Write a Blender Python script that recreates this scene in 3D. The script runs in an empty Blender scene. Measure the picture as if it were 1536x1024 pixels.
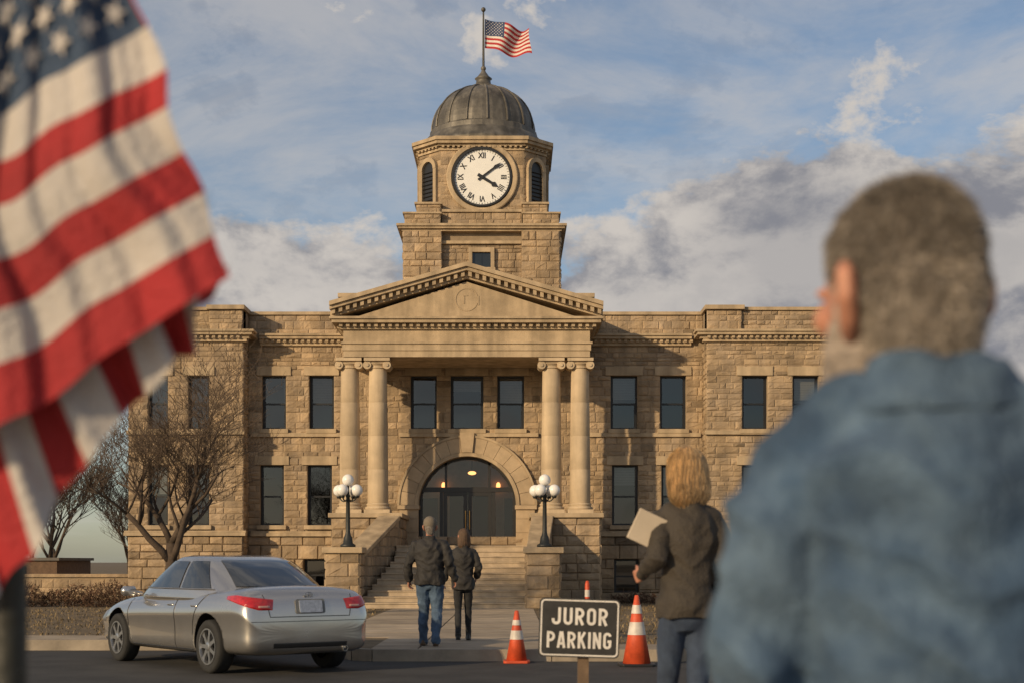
import bpy, bmesh, math, random
from mathutils import Vector, Matrix, noise
from mathutils.bvhtree import BVHTree
random.seed(7)
S=bpy.context.scene
COL=S.collection
def R(a,b): return random.uniform(a,b)
HZ=842.0; F=2133.0; CH=1.2
def mx(px,d): return (px-768)/F*d
def mz(py,d): return CH+(HZ-py)/F*d
# ------------------------------------------------------------ materials
def newmat(name):
    m=bpy.data.materials.new(name); m.use_nodes=True
    nt=m.node_tree; b=nt.nodes['Principled BSDF']; return m,nt,b
def mat(name,col,rough=.75,var=.25,scale=3.0,bump=.25,bscale=25,metal=0,tone=False,coat=0,streak=0,spec=.5,bdist=.02,col2=None):
    m,nt,b=newmat(name); N=nt.nodes; L=nt.links
    b.inputs['Roughness'].default_value=rough; b.inputs['Metallic'].default_value=metal
    b.inputs['Coat Weight'].default_value=coat; b.inputs['Specular IOR Level'].default_value=spec
    tc=N.new('ShaderNodeTexCoord')
    n=N.new('ShaderNodeTexNoise'); n.inputs['Scale'].default_value=scale; n.inputs['Detail'].default_value=7; n.inputs['Roughness'].default_value=.62
    L.new(tc.outputs['Object'],n.inputs['Vector'])
    mr=N.new('ShaderNodeMapRange'); mr.inputs[1].default_value=.3; mr.inputs[2].default_value=.7
    mr.inputs[3].default_value=1-var; mr.inputs[4].default_value=1+var
    L.new(n.outputs['Fac'],mr.inputs[0])
    fac=mr.outputs[0]
    if streak:
        mp=N.new('ShaderNodeMapping'); mp.inputs['Scale'].default_value=(2.5,2.5,.25); L.new(tc.outputs['Object'],mp.inputs[0])
        n3=N.new('ShaderNodeTexNoise'); n3.inputs['Scale'].default_value=1.3; n3.inputs['Detail'].default_value=6; L.new(mp.outputs[0],n3.inputs['Vector'])
        m3=N.new('ShaderNodeMapRange'); m3.inputs[1].default_value=.35; m3.inputs[2].default_value=.65; m3.inputs[3].default_value=1-streak; m3.inputs[4].default_value=1.08
        L.new(n3.outputs['Fac'],m3.inputs[0])
        q=N.new('ShaderNodeMath'); q.operation='MULTIPLY'; L.new(fac,q.inputs[0]); L.new(m3.outputs[0],q.inputs[1]); fac=q.outputs[0]
    if tone:
        at=N.new('ShaderNodeAttribute'); at.attribute_name='tone'
        q=N.new('ShaderNodeMath'); q.operation='MULTIPLY'; L.new(fac,q.inputs[0]); L.new(at.outputs['Fac'],q.inputs[1]); fac=q.outputs[0]
    vm=N.new('ShaderNodeVectorMath'); vm.operation='SCALE'; vm.inputs[0].default_value=col[:3]
    if col2:
        n4=N.new('ShaderNodeTexNoise'); n4.inputs['Scale'].default_value=scale*.7; n4.inputs['Detail'].default_value=9; n4.inputs['Roughness'].default_value=.7
        mp4=N.new('ShaderNodeMapping'); mp4.inputs['Location'].default_value=(7,3,5); L.new(tc.outputs['Object'],mp4.inputs[0]); L.new(mp4.outputs[0],n4.inputs['Vector'])
        m4=N.new('ShaderNodeMapRange'); m4.inputs[1].default_value=.42; m4.inputs[2].default_value=.62; L.new(n4.outputs['Fac'],m4.inputs[0])
        mc=N.new('ShaderNodeMix'); mc.data_type='RGBA'; mc.inputs[6].default_value=(*col[:3],1); mc.inputs[7].default_value=(*col2,1); L.new(m4.outputs[0],mc.inputs[0]); L.new(mc.outputs[2],vm.inputs[0])
    L.new(fac,vm.inputs['Scale']); L.new(vm.outputs[0],b.inputs['Base Color'])
    if bump:
        n2=N.new('ShaderNodeTexNoise'); n2.inputs['Scale'].default_value=bscale; n2.inputs['Detail'].default_value=6
        L.new(tc.outputs['Object'],n2.inputs['Vector'])
        bp=N.new('ShaderNodeBump'); bp.inputs['Strength'].default_value=bump; bp.inputs['Distance'].default_value=bdist
        L.new(n2.outputs['Fac'],bp.inputs['Height']); L.new(bp.outputs[0],b.inputs['Normal'])
    return m
M={}
M['rock']=mat('rock_faced_sandstone',(.39,.282,.172),.9,.2,2.0,.8,14,tone=True,streak=.28,bdist=.03,col2=(.33,.25,.17))
M['mortar']=mat('mortar',(.26,.20,.135),.95,.2,3,.3)
M['trim']=mat('dressed_sandstone',(.42,.32,.205),.85,.18,2.5,.25,30,streak=.28)
M['col']=mat('column_stone',(.49,.38,.25),.8,.15,1.8,.3,22,streak=.2)
M['step']=mat('step_stone',(.42,.33,.23),.85,.25,3,.4,20)
M['copper']=mat('weathered_metal_roof',(.125,.115,.10),.55,.35,2.5,.3,14,metal=.25,streak=.5,col2=(.17,.155,.13))
M['frame']=mat('dark_window_frame',(.008,.008,.009),.45,.1,5,0)
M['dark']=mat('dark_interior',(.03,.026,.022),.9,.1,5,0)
M['roof']=mat('roof_membrane',(.12,.11,.10),.9,.2,3,0)
M['blind']=mat('window_blind',(.40,.38,.35),.9,.1,2,0)
M['black']=mat('black_paint',(.015,.015,.016),.4,.1,5,0)
M['clockw']=mat('clock_dial',(.72,.72,.70),.6,.05,3,0)
M['iron']=mat('cast_iron',(.02,.022,.02),.5,.2,10,.2,40)
M['concrete']=mat('concrete',(.36,.30,.23),.9,.2,1.2,.3,40)
M['kerb']=mat('kerb_concrete',(.28,.235,.18),.9,.3,2,.3,40)
M['bark']=mat('bark',(.07,.05,.036),.95,.3,8,.5,30)
M['twig']=mat('twig',(.08,.056,.04),.95,.3,8,0)
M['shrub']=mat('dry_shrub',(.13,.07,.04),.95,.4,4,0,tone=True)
M['white']=mat('white_paint',(.75,.75,.73),.6,.06,4,0)
def glassmat(name,tint=(.5,.52,.53),extra=.06,fr_k=1.0):
    m,nt,b=newmat(name); N=nt.nodes; L=nt.links; N.remove(b)
    out=[n for n in N if n.type=='OUTPUT_MATERIAL'][0]
    t=N.new('ShaderNodeBsdfTransparent'); t.inputs[0].default_value=(*tint,1)
    g=N.new('ShaderNodeBsdfGlossy'); g.inputs['Roughness'].default_value=.02; g.inputs[0].default_value=(.9,.9,.92,1)
    tc=N.new('ShaderNodeTexCoord'); n=N.new('ShaderNodeTexNoise'); n.inputs['Scale'].default_value=.8; n.inputs['Detail'].default_value=0
    L.new(tc.outputs['Object'],n.inputs['Vector'])
    bp=N.new('ShaderNodeBump'); bp.inputs['Strength'].default_value=.2; bp.inputs['Distance'].default_value=.04; L.new(n.outputs['Fac'],bp.inputs['Height']); L.new(bp.outputs[0],g.inputs['Normal'])
    fr=N.new('ShaderNodeFresnel'); fr.inputs[0].default_value=1.5
    a=N.new('ShaderNodeMath'); a.operation='MULTIPLY_ADD'; a.inputs[1].default_value=fr_k; a.inputs[2].default_value=extra; L.new(fr.outputs[0],a.inputs[0])
    mix=N.new('ShaderNodeMixShader'); L.new(a.outputs[0],mix.inputs[0]); L.new(t.outputs[0],mix.inputs[1]); L.new(g.outputs[0],mix.inputs[2])
    L.new(mix.outputs[0],out.inputs[0]); return m
M['glass']=glassmat('window_glass',extra=.05)
M['dglass']=glassmat('door_glass',(.8,.8,.8),0.035,.9)
M['cglass']=mat('tinted_car_glass',(.02,.024,.028),.04,.3,1.5,0,spec=.8,coat=.8)
def emis(name,col,st):
    m,nt,b=newmat(name); b.inputs['Base Color'].default_value=(*col,1); b.inputs['Emission Color'].default_value=(*col,1); b.inputs['Emission Strength'].default_value=st; return m
M['lamp']=emis('warm_lamp',(1,.42,.13),3.2)
m,nt,b=newmat('opal_globe'); b.inputs['Base Color'].default_value=(.8,.78,.75,1); b.inputs['Roughness'].default_value=.25; M['globe']=m
# ------------------------------------------------------------ mesh builder
def wm(o):
    m=o.matrix_basis.copy()
    if o.parent: m=wm(o.parent)@o.matrix_parent_inverse@m
    return m
def setparent(c,p):
    if p:
        c.parent=p; c.matrix_parent_inverse=wm(p).inverted()
def copytree(T,loc,rot=None,scale=None):
    t=T.copy(); COL.objects.link(t); t.location=loc
    if rot is not None: t.rotation_euler=(0,0,rot)
    if scale is not None: t.scale=(scale,)*3
    for c in list(T.children):
        k=c.copy(); COL.objects.link(k); mi=c.matrix_parent_inverse.copy(); k.parent=t; k.matrix_parent_inverse=mi
    return t
def tag(o,label=None,category=None,group=None,kind=None):
    if label:o['label']=label
    if category:o['category']=category
    if group:o['group']=group
    if kind:o['kind']=kind
    return o
def empty(name,loc=(0,0,0),parent=None,label=None,category=None,group=None,rot=0):
    o=bpy.data.objects.new(name,None); o.location=loc; o.rotation_euler=(0,0,rot); o.empty_display_size=.2; COL.objects.link(o); setparent(o,parent)
    tag(o,label,category,group); return o
class MB:
    def __init__(s): s.v=[];s.f=[];s.m=[];s.t=[]
    def face(s,idx,mi=0,t=1.0): s.f.append(tuple(idx)); s.m.append(mi); s.t.append(t)
    def add(s,vs,fs,mi=0,t=1.0):
        o=len(s.v); s.v+= [tuple(v) for v in vs]
        for f in fs: s.face([i+o for i in f],mi,t)
    def box(s,x0,x1,y0,y1,z0,z1,mi=0,t=1.0):
        if x0>x1:x0,x1=x1,x0
        if y0>y1:y0,y1=y1,y0
        s.add([(x0,y0,z0),(x1,y0,z0),(x1,y1,z0),(x0,y1,z0),(x0,y0,z1),(x1,y0,z1),(x1,y1,z1),(x0,y1,z1)],
              [(0,3,2,1),(4,5,6,7),(0,1,5,4),(1,2,6,5),(2,3,7,6),(3,0,4,7)],mi,t)
    def prism(s,pts,a0,a1,axis='y',mi=0,t=1.0):
        n=len(pts)
        def P(p,a):
            return (p[0],a,p[1]) if axis=='y' else ((a,p[0],p[1]) if axis=='x' else (p[0],p[1],a))
        vs=[P(p,a0) for p in pts]+[P(p,a1) for p in pts]
        fs=[tuple(range(n)),tuple(range(2*n-1,n-1,-1))]+[(i,i+n,(i+1)%n+n,(i+1)%n) for i in range(n)]
        s.add(vs,fs,mi,t)
    def lathe(s,prof,cx,cy,n=24,mi=0,t=1.0,cap=True,ph=0,zb=0):
        vs=[];fs=[]
        for r,z in prof:
            for i in range(n):
                a=2*math.pi*i/n+ph; vs.append((cx+r*math.cos(a),cy+r*math.sin(a),z+zb))
        for k in range(len(prof)-1):
            for i in range(n): fs.append((k*n+i,k*n+(i+1)%n,(k+1)*n+(i+1)%n,(k+1)*n+i))
        if cap: fs.append(tuple(range(n-1,-1,-1))); fs.append(tuple((len(prof)-1)*n+i for i in range(n)))
        s.add(vs,fs,mi,t)
    def sphere(s,c,r,n=16,mi=0,t=1.0):
        if not hasattr(r,'__len__'): r=(r,r,r)
        k=n//2; vs=[];fs=[]
        for j in range(1,k):
            ph=math.pi*j/k
            for i in range(n):
                a=2*math.pi*i/n; vs.append((c[0]+r[0]*math.sin(ph)*math.cos(a),c[1]+r[1]*math.sin(ph)*math.sin(a),c[2]+r[2]*math.cos(ph)))
        for j in range(k-2):
            for i in range(n): fs.append((j*n+i,(j+1)*n+i,(j+1)*n+(i+1)%n,j*n+(i+1)%n))
        T=len(vs); vs.append((c[0],c[1],c[2]+r[2])); vs.append((c[0],c[1],c[2]-r[2]))
        for i in range(n): fs.append((T,i,(i+1)%n)); fs.append((T+1,(k-2)*n+(i+1)%n,(k-2)*n+i))
        s.add(vs,fs,mi,t)
    def limb(s,pts,n=12,mi=0,cap=True,t=1.0):
        P=[Vector(p[0]) for p in pts]; rr=[p[1] for p in pts]
        vs=[];fs=[]; T0=(P[1]-P[0]).normalized(); T1=(P[-1]-P[-2]).normalized()
        if cap:
            P=[P[0]-T0*rr[0]*.9,P[0]-T0*rr[0]*.6]+P+[P[-1]+T1*rr[-1]*.6,P[-1]+T1*rr[-1]*.9]
            rr=[rr[0]*.35,rr[0]*.78]+rr+[rr[-1]*.78,rr[-1]*.35]
        ref=Vector((0,1,0)) if abs(T0.y)<.8 else Vector((1,0,0))
        for k in range(len(P)):
            a=P[max(0,k-1)];b=P[min(len(P)-1,k+1)]; T=(b-a).normalized()
            u=(ref-T*ref.dot(T)).normalized(); w=T.cross(u); ref=u
            for i in range(n):
                an=2*math.pi*i/n; vs.append(P[k]+(u*math.cos(an)+w*math.sin(an))*rr[k])
        for k in range(len(P)-1):
            for i in range(n): fs.append((k*n+i,k*n+(i+1)%n,(k+1)*n+(i+1)%n,(k+1)*n+i))
        fs.append(tuple(range(n-1,-1,-1))); fs.append(tuple((len(P)-1)*n+i for i in range(n)))
        s.add(vs,fs,mi,t)
    def rings(s,rg,n=20,mi=0,p=2.0):
        vs=[];fs=[]
        for (cx,cy,z,rx,ry) in rg:
            for i in range(n):
                a=2*math.pi*i/n; c=math.cos(a); q=math.sin(a)
                vs.append((cx+rx*math.copysign(abs(c)**(2/p),c),cy+ry*math.copysign(abs(q)**(2/p),q),z))
        for k in range(len(rg)-1):
            for i in range(n): fs.append((k*n+i,k*n+(i+1)%n,(k+1)*n+(i+1)%n,(k+1)*n+i))
        fs.append(tuple(range(n-1,-1,-1))); fs.append(tuple((len(rg)-1)*n+i for i in range(n)))
        s.add(vs,fs,mi)
    def xf(s,mtx,start=0):
        for i in range(start,len(s.v)): s.v[i]=tuple(mtx@Vector(s.v[i]))
    def obj(s,name,mats,parent=None,smooth=False,bevel=0,fixn=True,local=False):
        me=bpy.data.meshes.new(name); me.from_pydata(s.v,[],s.f)
        for mt in (mats if isinstance(mats,(list,tuple)) else [mats]): me.materials.append(mt)
        me.polygons.foreach_set('material_index',s.m)
        a=me.attributes.new('tone','FLOAT','FACE'); a.data.foreach_set('value',s.t)
        me.update()
        if fixn:
            bm=bmesh.new(); bm.from_mesh(me); bmesh.ops.recalc_face_normals(bm,faces=bm.faces); bm.to_mesh(me); bm.free()
        if smooth: me.polygons.foreach_set('use_smooth',[True]*len(me.polygons))
        o=bpy.data.objects.new(name,me); COL.objects.link(o)
        if parent:
            if local: o.parent=parent
            else: setparent(o,parent)
        if bevel:
            bv=o.modifiers.new('bevel','BEVEL'); bv.width=bevel; bv.segments=2; bv.limit_method='ANGLE'
        return o
def applymods(o):
    dg=bpy.context.evaluated_depsgraph_get(); dg.update()
    me=bpy.data.meshes.new_from_object(o.evaluated_get(dg)); o.modifiers.clear(); o.data=me; return me
def remesh(o,vox,sm=6,wr=0,ws=8,dirz=1):
    r=o.modifiers.new('r','REMESH'); r.mode='VOXEL'; r.voxel_size=vox; r.use_smooth_shade=True
    k=o.modifiers.new('s','SMOOTH'); k.iterations=sm; k.factor=.5
    me=applymods(o)
    me.polygons.foreach_set('use_smooth',[True]*len(me.polygons))
    if wr:
        ns=[v.normal.copy() for v in me.vertices]
        for v,nn in zip(me.vertices,ns):
            c=v.co; q=Vector((c.x*ws,c.y*ws,c.z*ws*dirz-abs(c.x)*ws*.5))
            w=noise.noise(q)+.5*noise.noise(q*2.1)
            r2=1-abs(noise.noise(q*.8+Vector((5,3,1))))*2.4
            v.co=c+nn*(w*wr*.6+r2*wr*.7-wr*.3)
        me.update()
    return o
# ------------------------------------------------------------ camera/light
cam=bpy.data.cameras.new('camera'); co=bpy.data.objects.new('camera',cam); COL.objects.link(co)
co.location=(0,0,CH); co.rotation_euler=(math.radians(90),0,0)
cam.lens=50; cam.sensor_width=36; cam.shift_y=(HZ-512)/1536; cam.clip_end=4000
cam.dof.use_dof=True; cam.dof.focus_distance=38; cam.dof.aperture_fstop=3.1
S.camera=co
el=math.radians(17); az=math.radians(-136)
ts=Vector((math.sin(az)*math.cos(el),math.cos(az)*math.cos(el),math.sin(el)))
sd=bpy.data.lights.new('sun','SUN'); sd.energy=3.9; sd.angle=math.radians(1.0); sd.color=(1,.75,.45)
so=bpy.data.objects.new('sun',sd); so.rotation_euler=ts.to_track_quat('Z','Y').to_euler(); so.location=(-20,-20,20); COL.objects.link(so)
W=bpy.data.worlds.new('World'); S.world=W; W.use_nodes=True; nt=W.node_tree; N=nt.nodes; L=nt.links
for n in list(N): N.remove(n)
out=N.new('ShaderNodeOutputWorld')
sky=N.new('ShaderNodeTexSky'); sky.sky_type='NISHITA'; sky.sun_disc=False; sky.sun_elevation=el; sky.sun_rotation=az; sky.air_density=1.0; sky.dust_density=.8; sky.ozone_density=2.4
b1=N.new('ShaderNodeBackground'); b1.inputs[1].default_value=.105; L.new(sky.outputs[0],b1.inputs[0])
tc=N.new('ShaderNodeTexCoord')
def nz(scale,detail,rough,msc=(1,1,1),loc=(0,0,0),dist=0):
    mp=N.new('ShaderNodeMapping'); mp.inputs['Scale'].default_value=msc; mp.inputs['Location'].default_value=loc; L.new(tc.outputs['Generated'],mp.inputs[0])
    n=N.new('ShaderNodeTexNoise'); n.inputs['Scale'].default_value=scale; n.inputs['Detail'].default_value=detail; n.inputs['Roughness'].default_value=rough; n.inputs['Distortion'].default_value=dist
    L.new(mp.outputs[0],n.inputs['Vector']); return n.outputs['Fac']
def mth(op,a,b=None,cl=False):
    n=N.new('ShaderNodeMath'); n.operation=op; n.use_clamp=cl
    for i,x in enumerate((a,b)):
        if x is None: continue
        if isinstance(x,(int,float)): n.inputs[i].default_value=x
        else: L.new(x,n.inputs[i])
    return n.outputs[0]
def mr(x,a,b,c,d,sm=True):
    n=N.new('ShaderNodeMapRange'); n.interpolation_type='SMOOTHSTEP' if sm else 'LINEAR'
    L.new(x,n.inputs[0])
    for i,v in enumerate((a,b,c,d)): n.inputs[i+1].default_value=v
    return n.outputs[0]
def blob(c,w,amt,sx=1.0,sz=1.6):
    v=N.new('ShaderNodeVectorMath'); v.operation='SUBTRACT'; L.new(tc.outputs['Generated'],v.inputs[0]); v.inputs[1].default_value=Vector(c).normalized()
    s_=N.new('ShaderNodeVectorMath'); s_.operation='MULTIPLY'; L.new(v.outputs[0],s_.inputs[0]); s_.inputs[1].default_value=(sx,sx,sz)
    l=N.new('ShaderNodeVectorMath'); l.operation='LENGTH'; L.new(s_.outputs[0],l.inputs[0])
    return mr(l.outputs['Value'],w*.25,w,amt,0)
n1=nz(8.0,10,.6,(1,1,1.7),(.3,.1,.0),.15)
dens=mth('ADD',n1,blob((.19,1,.165),.28,.32,1,1.9))
dens=mth('ADD',dens,blob((-.16,1,.15),.21,.28,1,1.7))
dens=mth('ADD',dens,blob((.36,1,.20),.28,.24,1,1.5))
mask=mr(dens,.57,.69,0,1)
ci=nz(3.2,8,.62,(1,1,3.0),(1.7,.2,.9),.6)
cim=mr(ci,.36,.66,.12,.60)
mask2=mth('MAXIMUM',mask,cim)
n2=nz(8.0,7,.58,(1,1,1.7),(.33,.1,-.05),.15)
lit=mth('SUBTRACT',n1,n2)
lit=mr(lit,-.15,.08,0.0,1)
thick=mr(dens,.70,1.05,1.0,.55)
lf=mth('MULTIPLY',lit,thick)
lf=mth('ADD',lf,mth('MULTIPLY',mth('SUBTRACT',1.0,mask),.62),True)
cm=N.new('ShaderNodeMix'); cm.data_type='RGBA'; L.new(lf,cm.inputs[0]); cm.inputs[6].default_value=(.27,.275,.31,1); cm.inputs[7].default_value=(.68,.63,.58,1)
b2=N.new('ShaderNodeBackground'); L.new(cm.outputs[2],b2.inputs[0]); b2.inputs[1].default_value=.88
ms=N.new('ShaderNodeMixShader'); L.new(mask2,ms.inputs[0]); L.new(b1.outputs[0],ms.inputs[1]); L.new(b2.outputs[0],ms.inputs[2]); L.new(ms.outputs[0],out.inputs[0])
# ------------------------------------------------------------ ground
def sheet(name,pts,z,m,kind='structure'):
    mb=MB(); mb.add([(x,y,z) for x,y in pts],[tuple(range(len(pts)))]); o=mb.obj(name,m); 
    for p in o.data.polygons:
        if p.normal.z<0: p.flip()
    o.data.update()
    tag(o,kind=kind); return o
M['dirt']=mat('dry_ground',(.15,.11,.065),.95,.35,.6,.4,8)
M['asphalt']=mat('asphalt',(.038,.036,.034),.85,.4,1.5,.5,90)
M['lawn']=mat('dry_lawn',(.15,.108,.06),.95,.45,2.2,.8,40)
M['blade']=mat('grass_blades',(.20,.145,.075),.9,.4,1.0,0,tone=True)
sheet('ground',[(-2000,-300),(2000,-300),(2000,3000),(-2000,3000)],-.158,M['dirt'])
sheet('road',[(-150,10),(150,10),(150,22),(-150,22)],-.15,M['asphalt'])
KB=[(-120,21.7),(-3.5,21.7),(-2.9,21.2),(-2.45,20.2),(-2.2,19.5),(-1.9,19.3),(120,19.3)]
mb=MB(); mb.prism([(p[0],p[1]+.16) for p in KB]+[(120,400),(-120,400)],-.16,0,'z'); tag(mb.obj('lawn',M['lawn']),kind='structure')
mb=MB(); 
for i in range(len(KB)-1):
    (ax,ay),(bx,by)=KB[i],KB[i+1]
    n=max(1,int(math.hypot(bx-ax,by-ay)/2.4)) if abs(ax)<100 and abs(bx)<100 else 50
    for k in range(n):
        x0=ax+(bx-ax)*k/n; x1=ax+(bx-ax)*(k+1)/n; y0=ay+(by-ay)*k/n; y1=ay+(by-ay)*(k+1)/n
        g=.006
        mb.add([(x0+g,y0,-.155),(x1-g,y1,-.155),(x1-g,y1+.17,-.155),(x0+g,y0+.17,-.155),(x0+g,y0+.015,.012),(x1-g,y1+.015,.012),(x1-g,y1+.17,.012),(x0+g,y0+.17,.012)],
          [(0,3,2,1),(4,5,6,7),(0,1,5,4),(1,2,6,5),(2,3,7,6),(3,0,4,7)])
tag(mb.obj('kerb',M['kerb']),kind='structure')
mb=MB(); AX=-1.30
y=19.5
while y<36.4:
    for xa,xb in ((-3.05 if y>21.8 else -1.95,-1.3),(-1.285,.55)):
        mb.box(xa+.01,xb-.005,y,y+1.48,-.05,.006+R(0,.006),t=R(.8,1.1))
    y+=1.5
M['path']=mat('path_concrete',(.37,.295,.21),.9,.28,1.4,.3,40,tone=True)
tag(mb.obj('path',M['path']),kind='structure')
mb=MB()
for i in range(24): mb.box(-24+i*2.2+.01,-24+(i+1)*2.2,21.95,23.1,-.05,.008,t=R(.8,1.05)) if -24+(i+1)*2.2<-3.0 else None
for i in range(16): mb.box(.75+i*2+.01,.75+(i+1)*2,19.48,20.6,-.05,.008,t=R(.6,.8))
tag(mb.obj('pavement',M['path']),kind='structure')
mb=MB(); mb.box(-120,120,-40,10.6,-.157,0); tag(mb.obj('near_pavement',M['concrete']),kind='structure')
mb=MB(); mb.add([(-1.4,14.2,-.146),(6,14.2,-.146),(6,14.33,-.146),(-1.4,14.33,-.146)],[(0,1,2,3)]); tag(mb.obj('road_marking',M['concrete']),kind='structure')
mb=MB()
for i in range(26000):
    y=19.6+R(0,1)**1.3*22; x=R(-12,11)
    if y<23.15 and x<-1.9: continue
    if x>.7 and y<20.65: continue
    if -3.1<x<.6: continue
    if y>36 and -4.9<x<1.4: continue
    if noise.noise(Vector((x*.8,y*.8,0)))<-.15 and R(0,1)<.7: continue
    h=R(.02,.06)*(1+.5*noise.noise(Vector((x,y,3)))); a=R(0,3.14); w=R(.008,.02); dx=math.cos(a)*w; dy=math.sin(a)*w; lx=R(-.03,.03)
    mb.add([(x-dx,y-dy,-.002),(x+dx,y+dy,-.002),(x+lx,y+R(-.03,.03),h)],[(0,1,2)],0,R(.4,1.4))
tag(mb.obj('grass',M['blade'],fixn=False),label='dry winter grass on the courthouse lawn',kind='stuff',category='grass')
# ------------------------------------------------------------ stone wall helpers
def backing(mb,x0,x1,z0,z1,y,th,ops,mi=1):
    xs=sorted(set([x0,x1]+[min(max(v,x0),x1) for o in ops for v in o[:2]])); zs=sorted(set([z0,z1]+[min(max(v,z0),z1) for o in ops for v in o[2:4]]))
    for i in range(len(xs)-1):
        for j in range(len(zs)-1):
            cx=(xs[i]+xs[i+1])/2; cz=(zs[j]+zs[j+1])/2
            if any(o[0]<cx<o[1] and o[2]<cz<o[3] for o in ops): continue
            mb.box(xs[i],xs[i+1],y,y+th,zs[j],zs[j+1],mi,.9)
def stones(mb,u0,u1,z0,z1,P,ops=(),h=(.13,.21),w=(.16,.5),proud=(.012,.04),arch=None):
    zs=sorted(set([z0,z1]+[v for o in ops for v in o[2:4] if z0<v<z1]))
    rows=[]
    for a,b in zip(zs[:-1],zs[1:]):
        z=a
        n=max(1,round((b-a)/R(h[0],h[1]))); ht=[R(.65,1.35) for _ in range(n)]; t=sum(ht)
        for q in ht: rows.append((z,z+q/t*(b-a))); z+=q/t*(b-a)
    for (a,b) in rows:
        iv=[(u0,u1)]; mid=(a+b)/2
        cuts=[(o[0],o[1]) for o in ops if o[2]<mid<o[3]]
        if arch and mid<arch[1]+arch[2]:
            hw=arch[2] if mid<arch[1] else math.sqrt(max(0,arch[2]**2-(mid-arch[1])**2))
            cuts.append((arch[0]-hw,arch[0]+hw))
        for c0,c1 in cuts:
            nv=[]
            for p,q in iv:
                if c1<=p or c0>=q: nv.append((p,q)); continue
                if c0>p: nv.append((p,c0))
                if c1<q: nv.append((c1,q))
            iv=nv
        for p,q in iv:
            u=p
            while u<q-.02:
                ww=R(w[0],w[1])
                if q-u-ww<w[0]*.6: ww=q-u
                g=.004; e=min(.022,(b-a)*.14)
                x0_,x1_,y0_,y1_=u+g,u+ww-g,a+g,b-g
                pr=R(*proud)
                j=lambda s_=.009: R(-s_,s_)
                vs=[P(x0_,y0_,0),P(x1_,y0_,0),P(x1_,y1_,0),P(x0_,y1_,0)]
                cs=[(x0_+e,y0_+e),(x1_-e,y0_+e),(x1_-e,y1_-e),(x0_+e,y1_-e)]
                vs+=[P(c[0]+j(.007),c[1]+j(.007),max(.006,pr*.6+j(.009))) for c in cs]
                m1=x0_+ (x1_-x0_)*R(.25,.45); m2=x0_+(x1_-x0_)*R(.55,.75); zc=(y0_+y1_)/2
                vs+=[P(m1,zc+j(.02),pr+j(.012)),P(m2,zc+j(.02),pr+j(.012))]
                tn=R(.76,1.18)*(1.0 if R(0,1)>.12 else R(.66,.85))
                mb.add(vs,[(0,1,5,4),(1,2,6,5),(2,3,7,6),(3,0,4,7),(4,5,9,8),(5,6,9),(6,7,8,9),(7,4,8)],0,tn)
                u+=ww
# ------------------------------------------------------------ courthouse
CT=empty('courthouse',(AX,43,0),label='tan sandstone courthouse with columned portico and domed clock tower',category='courthouse')
YW=43.0; YP=42.2
XL=mx(365,YP); XR=mx(1060,YP); XLL=mx(193,YP); XRR=mx(1292,YP)
ZT=mz(468,YW); 
def wop(px0,px1,py0,py1,d): return (mx(px0,d),mx(px1,d),mz(py1,d),mz(py0,d))
up=(563,643); lo=(697,787)
main=[wop(393,429,*up,YW),wop(464,501,*up,YW),wop(916,956,*up,YW),wop(990,1029,*up,YW),
      wop(616,655,*up,YW),wop(676,725,*up,YW),wop(746,786,*up,YW),
      wop(390,426,*lo,YW),wop(461,498,*lo,YW),wop(918,957,*lo,YW),wop(992,1030,*lo,YW)]
base=[wop(392,426,838,884,YW),wop(456,491,838,884,YW),wop(921,958,838,888,YW),wop(996,1032,838,888,YW)]
pl=[wop(282,314,*up,YP),wop(282,314,*lo,YP),wop(222,252,*up,YP),wop(222,252,*lo,YP)]
plb=[wop(282,314,838,884,YP)]
pr=[wop(1113,1151,*up,YP),wop(1189,1228,*up,YP),wop(1113,1151,*lo,YP),wop(1189,1228,*lo,YP)]
prb=[wop(1113,1151,838,888,YP),wop(1189,1228,838,888,YP)]
archx=mx(701,YW); archz=mz(757,YW); archr=1.47
door=(archx-archr,archx+archr,1.66,archz+archr)
mb=MB()
def Pm(y): return lambda u,z,o:(u,y-o,z)
ZW=mz(797,YW)
allm=main+base
BB=dict(h=(.22,.32),w=(.3,.75),proud=(.03,.075))
backing(mb,XL,XR,0,8.05,YW,.45,allm+[door])
stones(mb,XL,XR,ZW,7.7,Pm(YW),main,arch=(archx,archz,2.02))
stones(mb,XL,XR,0,ZW-.14,Pm(YW-.08),base+[(-3.3,.7,0,1.7)],**BB)
for (a,b,op,opb) in ((XLL,XL,pl,plb),(XR,XRR,pr,prb)):
    backing(mb,a,b,0,8.05,YP,.45,op+opb)
    stones(mb,a,b,ZW,7.7,Pm(YP),op)
    stones(mb,a,b,0,ZW-.14,Pm(YP-.08),opb,**BB)
mb.box(XL-.4,XL-.002,YP+.45,YW+.2,0,8.05,1); mb.box(XR+.002,XR+.4,YP+.45,YW+.2,0,8.05,1)
stones(mb,YP,YW,0,7.7,lambda u,z,o:(XL+o,u,z)); stones(mb,YP,YW,0,7.7,lambda u,z,o:(XR-o,u,z))
stones(mb,YP,YP+11.5,0,7.7,lambda u,z,o:(XLL-o,u,z)); stones(mb,YP,YP+11.5,0,7.7,lambda u,z,o:(XRR+o,u,z))
mb.box(XLL+.002,XLL+.4,YP+.45,54,0,8.05,1); mb.box(XRR-.4,XRR-.002,YP+.45,54,0,8.05,1); mb.box(XLL,XRR,54,54.4,0,8.05,1)
def parap(a,b,y,zt,z0=8.06,dep=.4):
    mb.box(a,b,y+.02,y+dep,z0,zt-.1,1); stones(mb,a,b,z0,zt-.1,Pm(y+.02),h=(.14,.22))
parap(XL,XR,YW,ZT); parap(XLL,XL,YP,ZT); parap(XR,XRR,YP,ZT)
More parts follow.
